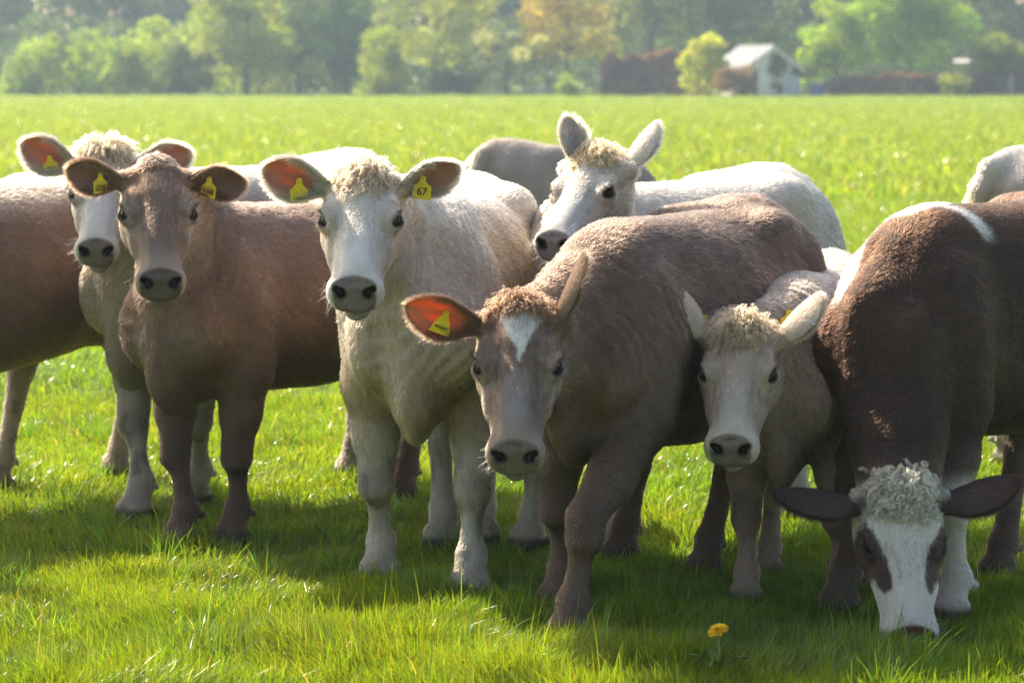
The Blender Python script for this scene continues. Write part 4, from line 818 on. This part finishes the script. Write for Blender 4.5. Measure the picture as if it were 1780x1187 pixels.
# ------------------------------------------------------------------ trees, hedge, shed and fence at the far side of the meadow
def crown_mesh(name, H, Wd, base, col, n, seed, leaf=.30, blobs=26, dens=.0, pal=None, shape='round', top=.5):
    r = np.random.default_rng(seed); V, C = [], []; hz = (H-base)/2; cz = (H+base)/2; bl = []
    while len(bl) < blobs:
        p = r.uniform(-1, 1, 3); q = np.linalg.norm(p)
        if shape == 'full': p[2] = r.uniform(-1, 1); q = max(np.hypot(p[0], p[1]), 0)+max(0, p[2]-.1)**2*.75
        if q > 1 or (q < .25 and shape != 'full'): continue
        if shape == 'cone' and np.hypot(p[0], p[1]) > (1-p[2])*.55: continue
        bl.append((p*np.array([Wd/2*.82, Wd/2*.82, hz*.86])+np.array([0, 0, cz]), (.20+.20*r.random())*min(Wd, 2*hz)*.62))
    per = n//blobs
    for c, R in bl:
        d = norml(r.normal(size=(per, 3))); rr = R*(.55+.5*r.random((per, 1))**.6); p = c+d*rr*np.array([1.1, 1.1, .85])
        p = p[p[:, 2] > max(base*.6, .1)]; m = len(p); d = norml(p-c)
        nn = norml(d*.6+r.normal(0, .6, (m, 3))+np.array([0, 0, .25])); a = norml(np.cross(nn, r.normal(size=(m, 3)))); b = np.cross(nn, a); L = leaf*(.6+.8*r.random((m, 1)))
        V.append(np.stack([p-a*L*.6, p+b*L*.33, p+a*L*.6, p-b*L*.33], 1)); tint = .7+.6*r.random((m, 1)); bt = .8+.4*r.random()
        cc = np.asarray(col)[None]*np.array([1.6, 1.7, 1.1])*tint*bt*np.array([1+.25*(r.random()-.5), 1, 1])
        if pal is not None: k = r.random(m) < pal[1]; cc[k] = np.asarray(pal[0])*(.75+.5*r.random((k.sum(), 1)))
        C.append(np.repeat(cc, 4, 0))
    V = np.concatenate(V); me = mesh_np(name, V.reshape(-1, 3), np.arange(len(V)*4).reshape(-1, 4), smooth=False); set_col(me, np.concatenate(C)); return me, bl
def tree(nm, label, cat, px, ytop, wpx, Y, col, n=5200, seed=0, base=.18, leaf=.30, group=None, trunk=True, tr=.16, blobs=26, pal=None, shape='full', lean=0.):
    s = FPX/Y; x = (px-PCX)/s; H = CAMH+(130-ytop)/s; Wd = wpx/s
    root = empty(nm, (x, Y, 0), label, cat, group)
    me, bl = crown_mesh('crown', H, Wd, H*base, col, n, seed, leaf, blobs, pal=pal, shape=shape); o = link('crown', me, [M_LEAF], root); o['kind'] = 'stuff'
    if trunk:
        mb = MB(); z1 = H*.62; r = random.Random(seed); mb.tube([(0, 0, -.05), (.05*r.random(), 0, z1*.3), (lean+.2*r.random(), .1, z1*.7), (lean*1.4+.3*r.random(), 0, z1)], [tr*1.25, tr, tr*.75, tr*.35], 9)
        for c, R in bl[:9]:
            t = .3+.5*r.random(); mb.tube([(lean*t, 0, z1*t), ((c[0]+lean*t)*.5, c[1]*.5, (z1*t+c[2])*.52), tuple(c)], [tr*.45, tr*.28, tr*.08], 6)
        link('trunk', mb.mesh('trunk', True), [M_BARK], root)
    return root
GT = 'trees along the far side of the meadow'
def undergrowth():
    r = np.random.default_rng(9); n = 15000; p = np.stack([r.uniform(-48, 48, n), r.uniform(206, 226, n), 5.2*r.random(n)**.8], 1); p[:, 2] *= .6+.8*fbm(p*np.array([.25, .1, 0]), 4)
    nn = norml(np.array([0, -1, .5])+r.normal(0, .6, (n, 3))); a = norml(np.cross(nn, r.normal(size=(n, 3)))); b = np.cross(nn, a); L = .55*(.6+.8*r.random((n, 1)))
    V = np.stack([p-a*L*.6, p+b*L*.36, p+a*L*.6, p-b*L*.36], 1); C = np.array([[.06, .105, .045]])*(.6+.9*r.random((n, 1)))
    me = mesh_np('undergrowth', V.reshape(-1, 3), np.arange(n*4).reshape(-1, 4), smooth=False); set_col(me, np.repeat(C, 4, 0)); tag(link('undergrowth', me, [M_LEAF]), 'dark undergrowth filling the wood behind the trees', kind='stuff')
undergrowth()
def backwood():
    r = random.Random(3); labels = ['dark', 'dark blue green', 'dense dark']
    k = 0
    for px in range(-160, 2000, 92):
        Y = 232+r.random()*26; c = [(.042, .080, .040), (.052, .092, .036), (.058, .082, .048)][k % 3]
        tree('woodland_tree', 'tall dark wood tree standing in the row behind the lighter trees', 'tree', px+r.uniform(-25, 25), -260-r.random()*120, 215+r.random()*60, Y, c, 5200, 300+k, .02, .62, 'tall dark trees of the wood behind', tr=.25); k += 1
backwood()
tree('willow_bush', 'rounded yellow green bush at the left end of the treeline', 'bush', 72, 62, 140, 182, (.14, .19, .045), 4200, 11, .02, .26, 'yellow green bushes at the left of the treeline', trunk=False)
tree('willow_bush', 'broad yellow green bush, second from the left end of the treeline', 'bush', 180, 44, 170, 184, (.15, .20, .045), 5200, 12, .02, .26, 'yellow green bushes at the left of the treeline', trunk=False)
tree('willow_bush', 'tallest yellow green bush of the clump left of the tall tree', 'bush', 275, 24, 160, 187, (.15, .20, .05), 5200, 13, .02, .26, 'yellow green bushes at the left of the treeline', trunk=False)
tree('grey_bush', 'dull grey green bush in front of the tall yellow green tree', 'bush', 325, 78, 130, 181, (.09, .115, .055), 4000, 14, .02, .26, None, trunk=False)
tree('tall_tree', 'tall yellow green tree with leaves down to the grass, left of centre', 'tree', 430, -70, 190, 184, (.17, .20, .04), 8200, 15, .04, .30, GT)
tree('tall_tree', 'tall mid green tree beside the yellow green one', 'tree', 520, -90, 150, 190, (.085, .125, .045), 6000, 16, .04, .30, GT)
tree('tall_tree', 'blue green slim tree behind the pair of light shrubs', 'tree', 606, -50, 130, 187, (.055, .115, .045), 5200, 17, .03, .28, GT)
tree('light_shrub', 'light yellow green shrub under the pale sage tree', 'shrub', 672, 50, 100, 179, (.16, .19, .05), 3600, 18, .02, .24, None, trunk=False)
tree('sage_tree', 'pale sage tree with hanging boughs near the middle', 'tree', 755, -80, 210, 186, (.17, .19, .10), 6200, 19, .22, .28, GT, tr=.13)
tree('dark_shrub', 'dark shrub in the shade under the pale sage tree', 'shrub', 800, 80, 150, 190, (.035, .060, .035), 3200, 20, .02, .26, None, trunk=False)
tree('blossom_tree', 'small tree with white blossom sprays on slim stems', 'tree', 880, 48, 150, 180, (.14, .17, .08), 2200, 21, .40, .26, None, tr=.09, blobs=12, pal=((.62, .62, .50), .6))
tree('olive_tree', 'thin bronze leaved tree left of the russet hedge', 'tree', 985, -60, 190, 183, (.20, .165, .055), 4600, 22, .28, .28, GT, tr=.12)
tree('low_shrub', 'little bright green shrub at the foot of the bronze tree', 'shrub', 988, 130, 46, 174, (.15, .22, .06), 900, 23, .05, .2, None, trunk=False, pal=((.6, .5, .4), .05))
tree('grey_tree', 'grey leaved tree with thick dark trunks behind the russet hedge', 'tree', 1125, -120, 230, 200, (.12, .14, .11), 3600, 24, .40, .34, GT, tr=.42)
tree('grey_tree', 'slender grey tree right of the bronze leaved tree', 'tree', 1068, -80, 120, 205, (.12, .15, .11), 2600, 25, .30, .34, GT, tr=.2)
tree('dark_tree', 'dark green tree rising behind the shed roof', 'tree', 1255, -90, 260, 200, (.050, .075, .045), 7000, 26, .10, .32, GT)
tree('gold_shrub', 'golden green shrub standing left of the shed', 'shrub', 1226, 52, 84, 172, (.25, .26, .045), 3400, 27, .04, .22, None, trunk=True, tr=.06)
tree('russet_bush', 'russet brown bush in front of the shed wall', 'bush', 1277, 112, 72, 169, (.14, .082, .068), 2200, 28, .02, .2, None, trunk=False)
tree('round_tree', 'bright green tree directly right of the shed', 'tree', 1445, 0, 120, 178, (.15, .22, .035), 5600, 29, .20, .26, GT)
tree('round_tree', 'largest bright green tree on the right with deep shade beneath', 'tree', 1575, -70, 250, 184, (.12, .19, .035), 9800, 30, .20, .28, GT)
tree('conifer', 'very dark conifer in the top right corner', 'tree', 1752, -160, 170, 205, (.020, .034, .024), 5200, 31, .1, .3, GT)
tree('green_shrub', 'olive green shrub at the right end behind the wire fence', 'shrub', 1738, 52, 130, 180, (.10, .125, .035), 4600, 32, .10, .24, None)
tree('green_shrub', 'small light shrub below the bird table', 'shrub', 1655, 122, 60, 174, (.15, .17, .05), 1300, 33, .05, .2, None, trunk=False)
def hedge(label, x0, x1, ytop, Y, col, n, seed, depth=1.4):
    s = FPX/Y; r = np.random.default_rng(seed); H = CAMH+(130-ytop)/s; X0, X1 = (x0-PCX)/s, (x1-PCX)/s; Wd = X1-X0
    u = r.random((n, 3)); x = u[:, 0]*Wd; hh = H*(.62+.62*fbm(np.stack([x*.9, x*0, x*0], 1)+seed, 5))*(.72+.28*np.minimum(1, np.minimum(x, Wd-x)/.7)); z = hh*u[:, 1]**.7; side = r.random(n); y = np.where(side < .7, (r.random(n)**2)*.35, u[:, 2]*depth); top = side > .85; z = np.where(top, hh, z)
    y = y-1.1*fbm(np.stack([x*.9, z*.9, x*0], 1), seed)+.5; p = np.stack([x, y, z], 1)+r.normal(0, .05, (n, 3)); nn = norml(np.array([0, -1., .4])+r.normal(0, .7, (n, 3))); a = norml(np.cross(nn, r.normal(size=(n, 3)))); b = np.cross(nn, a); L = .17*(.6+.8*r.random((n, 1)))
    V = np.stack([p-a*L*.6, p+b*L*.36, p+a*L*.6, p-b*L*.36], 1); cl = fbm(np.stack([x*1.1, z*1.1, x*0], 1), seed+3); C = np.asarray(col)[None]*(.6+.8*r.random((n, 1)))*(.7+.6*cl[:, None])
    root = empty('hedge', (X0, Y, 0), label, 'hedge'); me = mesh_np('foliage', V.reshape(-1, 3), np.arange(n*4).reshape(-1, 4), smooth=False); set_col(me, np.repeat(C, 4, 0)); o = link('foliage', me, [M_LEAF], root); o['kind'] = 'stuff'
    mb = MB(); k = 0.3
    while k < Wd: mb.tube([(k, depth*.45, -.05), (k+.1, depth*.5, H*.5), (k+.05, depth*.4, H*.85)], [.05, .04, .02], 6); k += .7
    o = link('stems', mb.mesh('stems'), [M_BARK], root); o['kind'] = 'stuff'
hedge('tall russet brown beech hedge left of the golden shrub', 1045, 1200, 90, 177, (.215, .125, .118), 7500, 5)
hedge('low clipped russet hedge behind the fence, right of the blue barrel', 1432, 1640, 131, 177.5, (.20, .11, .088), 5200, 8)
hedge('low russet hedge at the right edge below the olive shrub', 1642, 1800, 128, 178.5, (.19, .10, .082), 4200, 9)

def haze():
    m, t, out = newmat('haze'); v = N(t, 'ShaderNodeVolumePrincipled', Density=.0007, Anisotropy=.35); v.inputs['Color'].default_value = (.62, .82, 1.0, 1); t.links.new(v.outputs[0], out.inputs['Volume'])
    mb = MB(); mb.box((0, 150, 11), (300, 330, 24)); o = link('haze', mb.mesh('haze'), [m]); tag(o, 'pale summer haze in the air over the meadow', kind='stuff')
haze()
def shed():
    Y = 176; s = FPX/Y; x = (1340-PCX)/s; M_W, M_R = simple('cream_painted_wall', (.80, .74, .62), .8, .12, 1.5), simple('grey_roof_sheet', (.34, .35, .36), .65, .15, 1.2)
    M_D, M_B = simple('dark_opening', (.02, .02, .022), .5), simple('pale_blue_panel', (.50, .54, .60), .6, .1, 2)
    rz = math.radians(20); root = empty('shed', (x, Y, 0), 'pale garden shed with grey pitched roof and green climber on its front', 'shed'); root.rotation_euler.z = rz
    w, d, e, a = 4.0, 5.0, 1.95, 3.25; h = w/2
    mb = MB(); mb.add([(-h, 0, 0), (h, 0, 0), (h, 0, e), (0, 0, a), (-h, 0, e), (-h, d, 0), (h, d, 0), (h, d, e), (0, d, a), (-h, d, e)], [(0, 1, 2, 3, 4), (9, 8, 7, 6, 5), (0, 4, 9, 5), (1, 6, 7, 2)]); link('wall', mb.mesh('wall'), [M_W], root)
    rf = bpy.data.objects.new('roof', None); COL.objects.link(rf); rf.parent = root
    L = math.hypot(h, a-e)+.3; an = math.atan2(a-e, h); src = None
    for sg in (-1, 1):
        for k in range(11):
            if src is None: m_ = MB(); m_.box((0, 0, 0), (L, .50, .035)); m_.box((0, -.22, .035), (L, .07, .05)); src = m_.mesh('roof_panel'); src.materials.append(M_R)
            o = link('roof_panel', src, (), rf); c = L/2-.02; o.location = (sg*c*math.cos(an), -.25+.25+k*.505, a+.05-c*math.sin(an)); o.rotation_euler = (0, sg*an, 0)
    mb = MB(); mb.tube([(0, -.3, a+.09), (0, d+.3, a+.09)], .09, 8); link('ridge_cap', mb.mesh('ridge_cap'), [M_R], rf)
    mb = MB(); mb.box((-1.25, -.02, .95), (.42, .06, 1.8)); link('door', mb.mesh('door'), [M_D], root)
    mb = MB(); mb.box((.55, -.02, .62), (.40, .05, .62)); link('window', mb.mesh('window'), [M_D], root)
    for k in range(6): mb = MB(); mb.box((.92+k*.18, -.03, .85), (.165, .05+.01*(k % 2), 1.6)); link('plank', mb.mesh('plank'), [M_B], root)
    for sg in (-1, 1):
        mb = MB(); mb.box((sg*(L/2-.05)*math.cos(an), -.27, a-.08-(L/2-.05)*math.sin(an)), (L, .04, .16), Matrix.Rotation(sg*an, 3, 'Y')); link('barge_board', mb.mesh('barge_board'), [M_W], root)
    r = np.random.default_rng(4); V, C = [], []
    for cx, cz, R, n in ((.25, 2.6, .35, 130), (0, 2.0, .35, 130), (.7, 2.1, .35, 110), (1.75, 1.75, .35, 130), (.3, 1.5, .25, 70), (.1, .9, .2, 40)):
        p = np.array([cx, -.12, cz])+r.normal(0, 1, (n, 3))*np.array([R*.6, .07, R*.6]); nn = norml(np.array([0, -1, .4])+r.normal(0, .6, (n, 3))); a_ = norml(np.cross(nn, r.normal(size=(n, 3)))); b_ = np.cross(nn, a_); L_ = .15*(.6+.8*r.random((n, 1)))
        V.append(np.stack([p-a_*L_*.6, p+b_*L_*.4, p+a_*L_*.6, p-b_*L_*.4], 1)); C.append(np.repeat(np.array([[.11, .19, .04]])*(.6+.8*r.random((n, 1))), 4, 0))
    V = np.concatenate(V); me = mesh_np('foliage', V.reshape(-1, 3), np.arange(len(V)*4).reshape(-1, 4), smooth=False); set_col(me, np.concatenate(C))
    cl = empty('climbing_plant', (x, Y, 0), 'green climbing plant over the gable front of the shed', 'climbing plant'); cl.rotation_euler.z = rz; o = link('foliage', me, [M_LEAF], cl); o['kind'] = 'stuff'
    mb = MB(); mb.tube([(.1, -.1, 0), (.15, -.1, .9), (.3, -.1, 1.5), (.2, -.1, 2.5)], [.03, .03, .025, .01], 6); link('stem', mb.mesh('stem'), [M_BARK], cl)
shed()
def fence():
    Y = 174; s = FPX/Y; mw = simple('weathered_post', (.26, .24, .22), .9, .3, 6); mi = simple('galvanised_wire', (.34, .34, .35), .5, metal=.4)
    X = lambda px: (px-PCX)/s
    root = empty('wire_fence', (X(1437), Y, 0), 'post and wire fence in front of the low russet hedge', 'fence'); src = None
    for px in (1315, 1437, 1568, 1662, 1755, 1850):
        if src is None: mb = MB(); mb.box((0, 0, .72), (.13, .13, 1.5)); mb.add([(-.065, -.065, 1.47), (.065, -.065, 1.47), (.065, .065, 1.47), (-.065, .065, 1.47), (0, 0, 1.55)], [(0, 1, 4), (1, 2, 4), (2, 3, 4), (3, 0, 4)]); src = mb.mesh('post'); src.materials.append(mw)
        o = link('post', src, (), root); o.location = (X(px)-X(1437), 0, 0); o.rotation_euler = (0, random.uniform(-.03, .03), random.uniform(-.2, .2))
    src = None
    for z in (.28, .55, .82, 1.08, 1.34):
        if src is None: mb = MB(); mb.tube([(X(1315)-X(1437), -.075, 0), (X(1568)-X(1437), -.075, -.02), (X(1850)-X(1437), -.075, 0)], .010, 5); src = mb.mesh('wire'); src.materials.append(mi)
        o = link('wire', src, (), root); o.location = (0, 0, z)
fence()
def bird_table():
    Y = 173; s = FPX/Y; mw = simple('bird_table_wood', (.30, .25, .19), .85, .3, 5); mr = simple('bird_table_roof', (.62, .58, .52), .8, .1, 4)
    r = empty('bird_table', ((1667-PCX)/s, Y, 0), 'wooden bird table with pale flat roof behind the fence', 'bird table')
    mb = MB(); mb.box((.32, 0, .85), (.11, .11, 1.75)); link('post', mb.mesh('post'), [mw], r); mb = MB(); mb.box((.02, 0, 1.74), (.86, .6, .05)); link('tray', mb.mesh('tray'), [mw], r)
    for sx in (-.34, .36):
        mb = MB(); mb.box((sx, 0, 2.02), (.06, .06, .50)); link('upright', mb.mesh('upright'), [mw], r)
    mb = MB(); mb.box((0, -.20, 2.37), (1.0, .46, .045), Matrix.Rotation(.42, 3, 'X')); mb.box((0, .22, 2.37), (1.0, .46, .045), Matrix.Rotation(-.42, 3, 'X')); link('roof', mb.mesh('roof'), [mr], r)
bird_table()
def blue_barrel():
    Y = 176; s = FPX/Y; r = empty('water_barrel', ((1418-PCX)/s, Y, 0), 'blue water barrel between the shed and the low hedge', 'barrel'); mb = MB()
    mb.tube([(0, 0, 0), (0, 0, .08), (0, 0, .45), (0, 0, .85), (0, 0, .9)], [.44, .48, .52, .48, .44], 20); link('barrel', mb.mesh('barrel', True), [simple('blue_plastic', (.04, .10, .30), .4)], r)
    mb = MB(); mb.tube([(0, 0, .9), (0, 0, .95)], [.47, .45], 20); link('lid', mb.mesh('lid'), [simple('dark_plastic', (.03, .05, .1), .5)], r)
blue_barrel()
def rail():
    Y = 179; s = FPX/Y; mw = simple('pale_rail_wood', (.42, .40, .38), .8, .2, 4); r = empty('wooden_rail', ((935-PCX)/s, Y, 0), 'low pale wooden rail under the blossom tree', 'rail')
    for sx in (-.95, 0, .95): mb = MB(); mb.box((sx, 0, .36), (.09, .09, .75)); link('post', mb.mesh('post'), [mw], r)
    mb = MB(); mb.box((0, -.075, .62), (2.15, .05, .13)); link('bar', mb.mesh('bar'), [mw], r)
rail()
def fallen_branch():
    Y = 186; s = FPX/Y; o = empty('broken_branch', ((985-PCX)/s, Y, CAMH+(130-80)/s), 'dead russet branch hanging slanted in the bronze leaved tree', 'branch')
    mb = MB(); mb.tube([(-1.0, -.9, 1.25), (-.3, -.8, .6), (.5, -.7, -.25), (1.2, -.75, -.75)], [.10, .2, .17, .05], 8); link('limb', mb.mesh('limb', True), [simple('dead_russet_wood', (.22, .085, .05), .9, .3, 4)], o)
    mb = MB(); mb.tube([(-.3, -.8, .6), (-.5, -.8, .1), (-.9, -.7, -.1)], [.08, .05, .02], 6); link('twig', mb.mesh('twig', True), [M_BARK], o)
fallen_branch()

# ------------------------------------------------------------------ dandelion in the foreground
def dandelion(px, py, h, label, rad=.021, tilt=(.25, -.35)):
    p = gr(px, py); my, ms = simple('dandelion_yellow', (.82, .50, .008), .6, .15, 90), simple('dandelion_stem', (.22, .28, .08), .6)
    r = empty('dandelion', (p.x, p.y, 0), label, 'flower'); ml = simple('dandelion_leaf', (.07, .15, .025), .5, .2, 30)
    mb = MB(); mb.tube([(0, 0, 0), (.004, -.002, h*.5), (.001, -.004, h)], [.0025, .0022, .002], 7); link('stem', mb.mesh('stem', True), [ms], r)
    hd = bpy.data.objects.new('flower_head', None); COL.objects.link(hd); hd.parent = r; hd.location = (.001, -.004, h); hd.rotation_euler = (tilt[0], tilt[1], 0)
    src = None; rr = random.Random(5)
    for ring, (n, el, L) in enumerate(((26, .10, 1.0), (24, .42, .86), (18, .78, .66), (10, 1.15, .45))):
        for k in range(n):
            if src is None: src = bpy.data.meshes.new('petal'); src.from_pydata([(-.0016, 0, 0), (.0016, 0, 0), (.0021, rad*.6, .001), (.0016, rad, -.001), (-.0016, rad, -.001), (-.0021, rad*.6, .001)], [], [(0, 1, 2, 5), (5, 2, 3, 4)]); src.materials.append(my)
            o = link('petal', src, (), hd); o.rotation_euler = (el+rr.uniform(-.08, .08), 0, 6.2832*k/n+rr.uniform(-.05, .05)); o.scale = (1, L, 1); o.location = (0, 0, .001*ring)
    mb = MB(); mb.tube([(0, 0, -.012), (0, 0, -.006), (0, 0, 0)], [.004, .0075, .006], 10); link('calyx', mb.mesh('calyx', True), [ms], hd)
    for k, (a, L) in enumerate(((0.2, .11), (1.6, .09), (2.9, .12), (4.4, .10))):
        mb = MB(); V, F = [], []
        for i in range(9):
            t = i/8; wv = .012*math.sin(math.pi*min(1, t*.9+.08))*(1.3 if i % 2 else .6); y = L*t; z = .05*math.sin(t*2.2)
            V += [(-wv, y, z+.003), (0, y, z), (wv, y, z+.003)]
            if i: b = 3*i; F += [(b-3, b-2, b+1, b), (b-2, b-1, b+2, b+1)]
        mb.add(V, F); o = link('leaf', mb.mesh('leaf'), [ml], r); o.rotation_euler = (0, 0, a)
    return r
dandelion(1247, 1172, .112, 'open yellow dandelion standing in the shaded grass in front of the calf', .028)
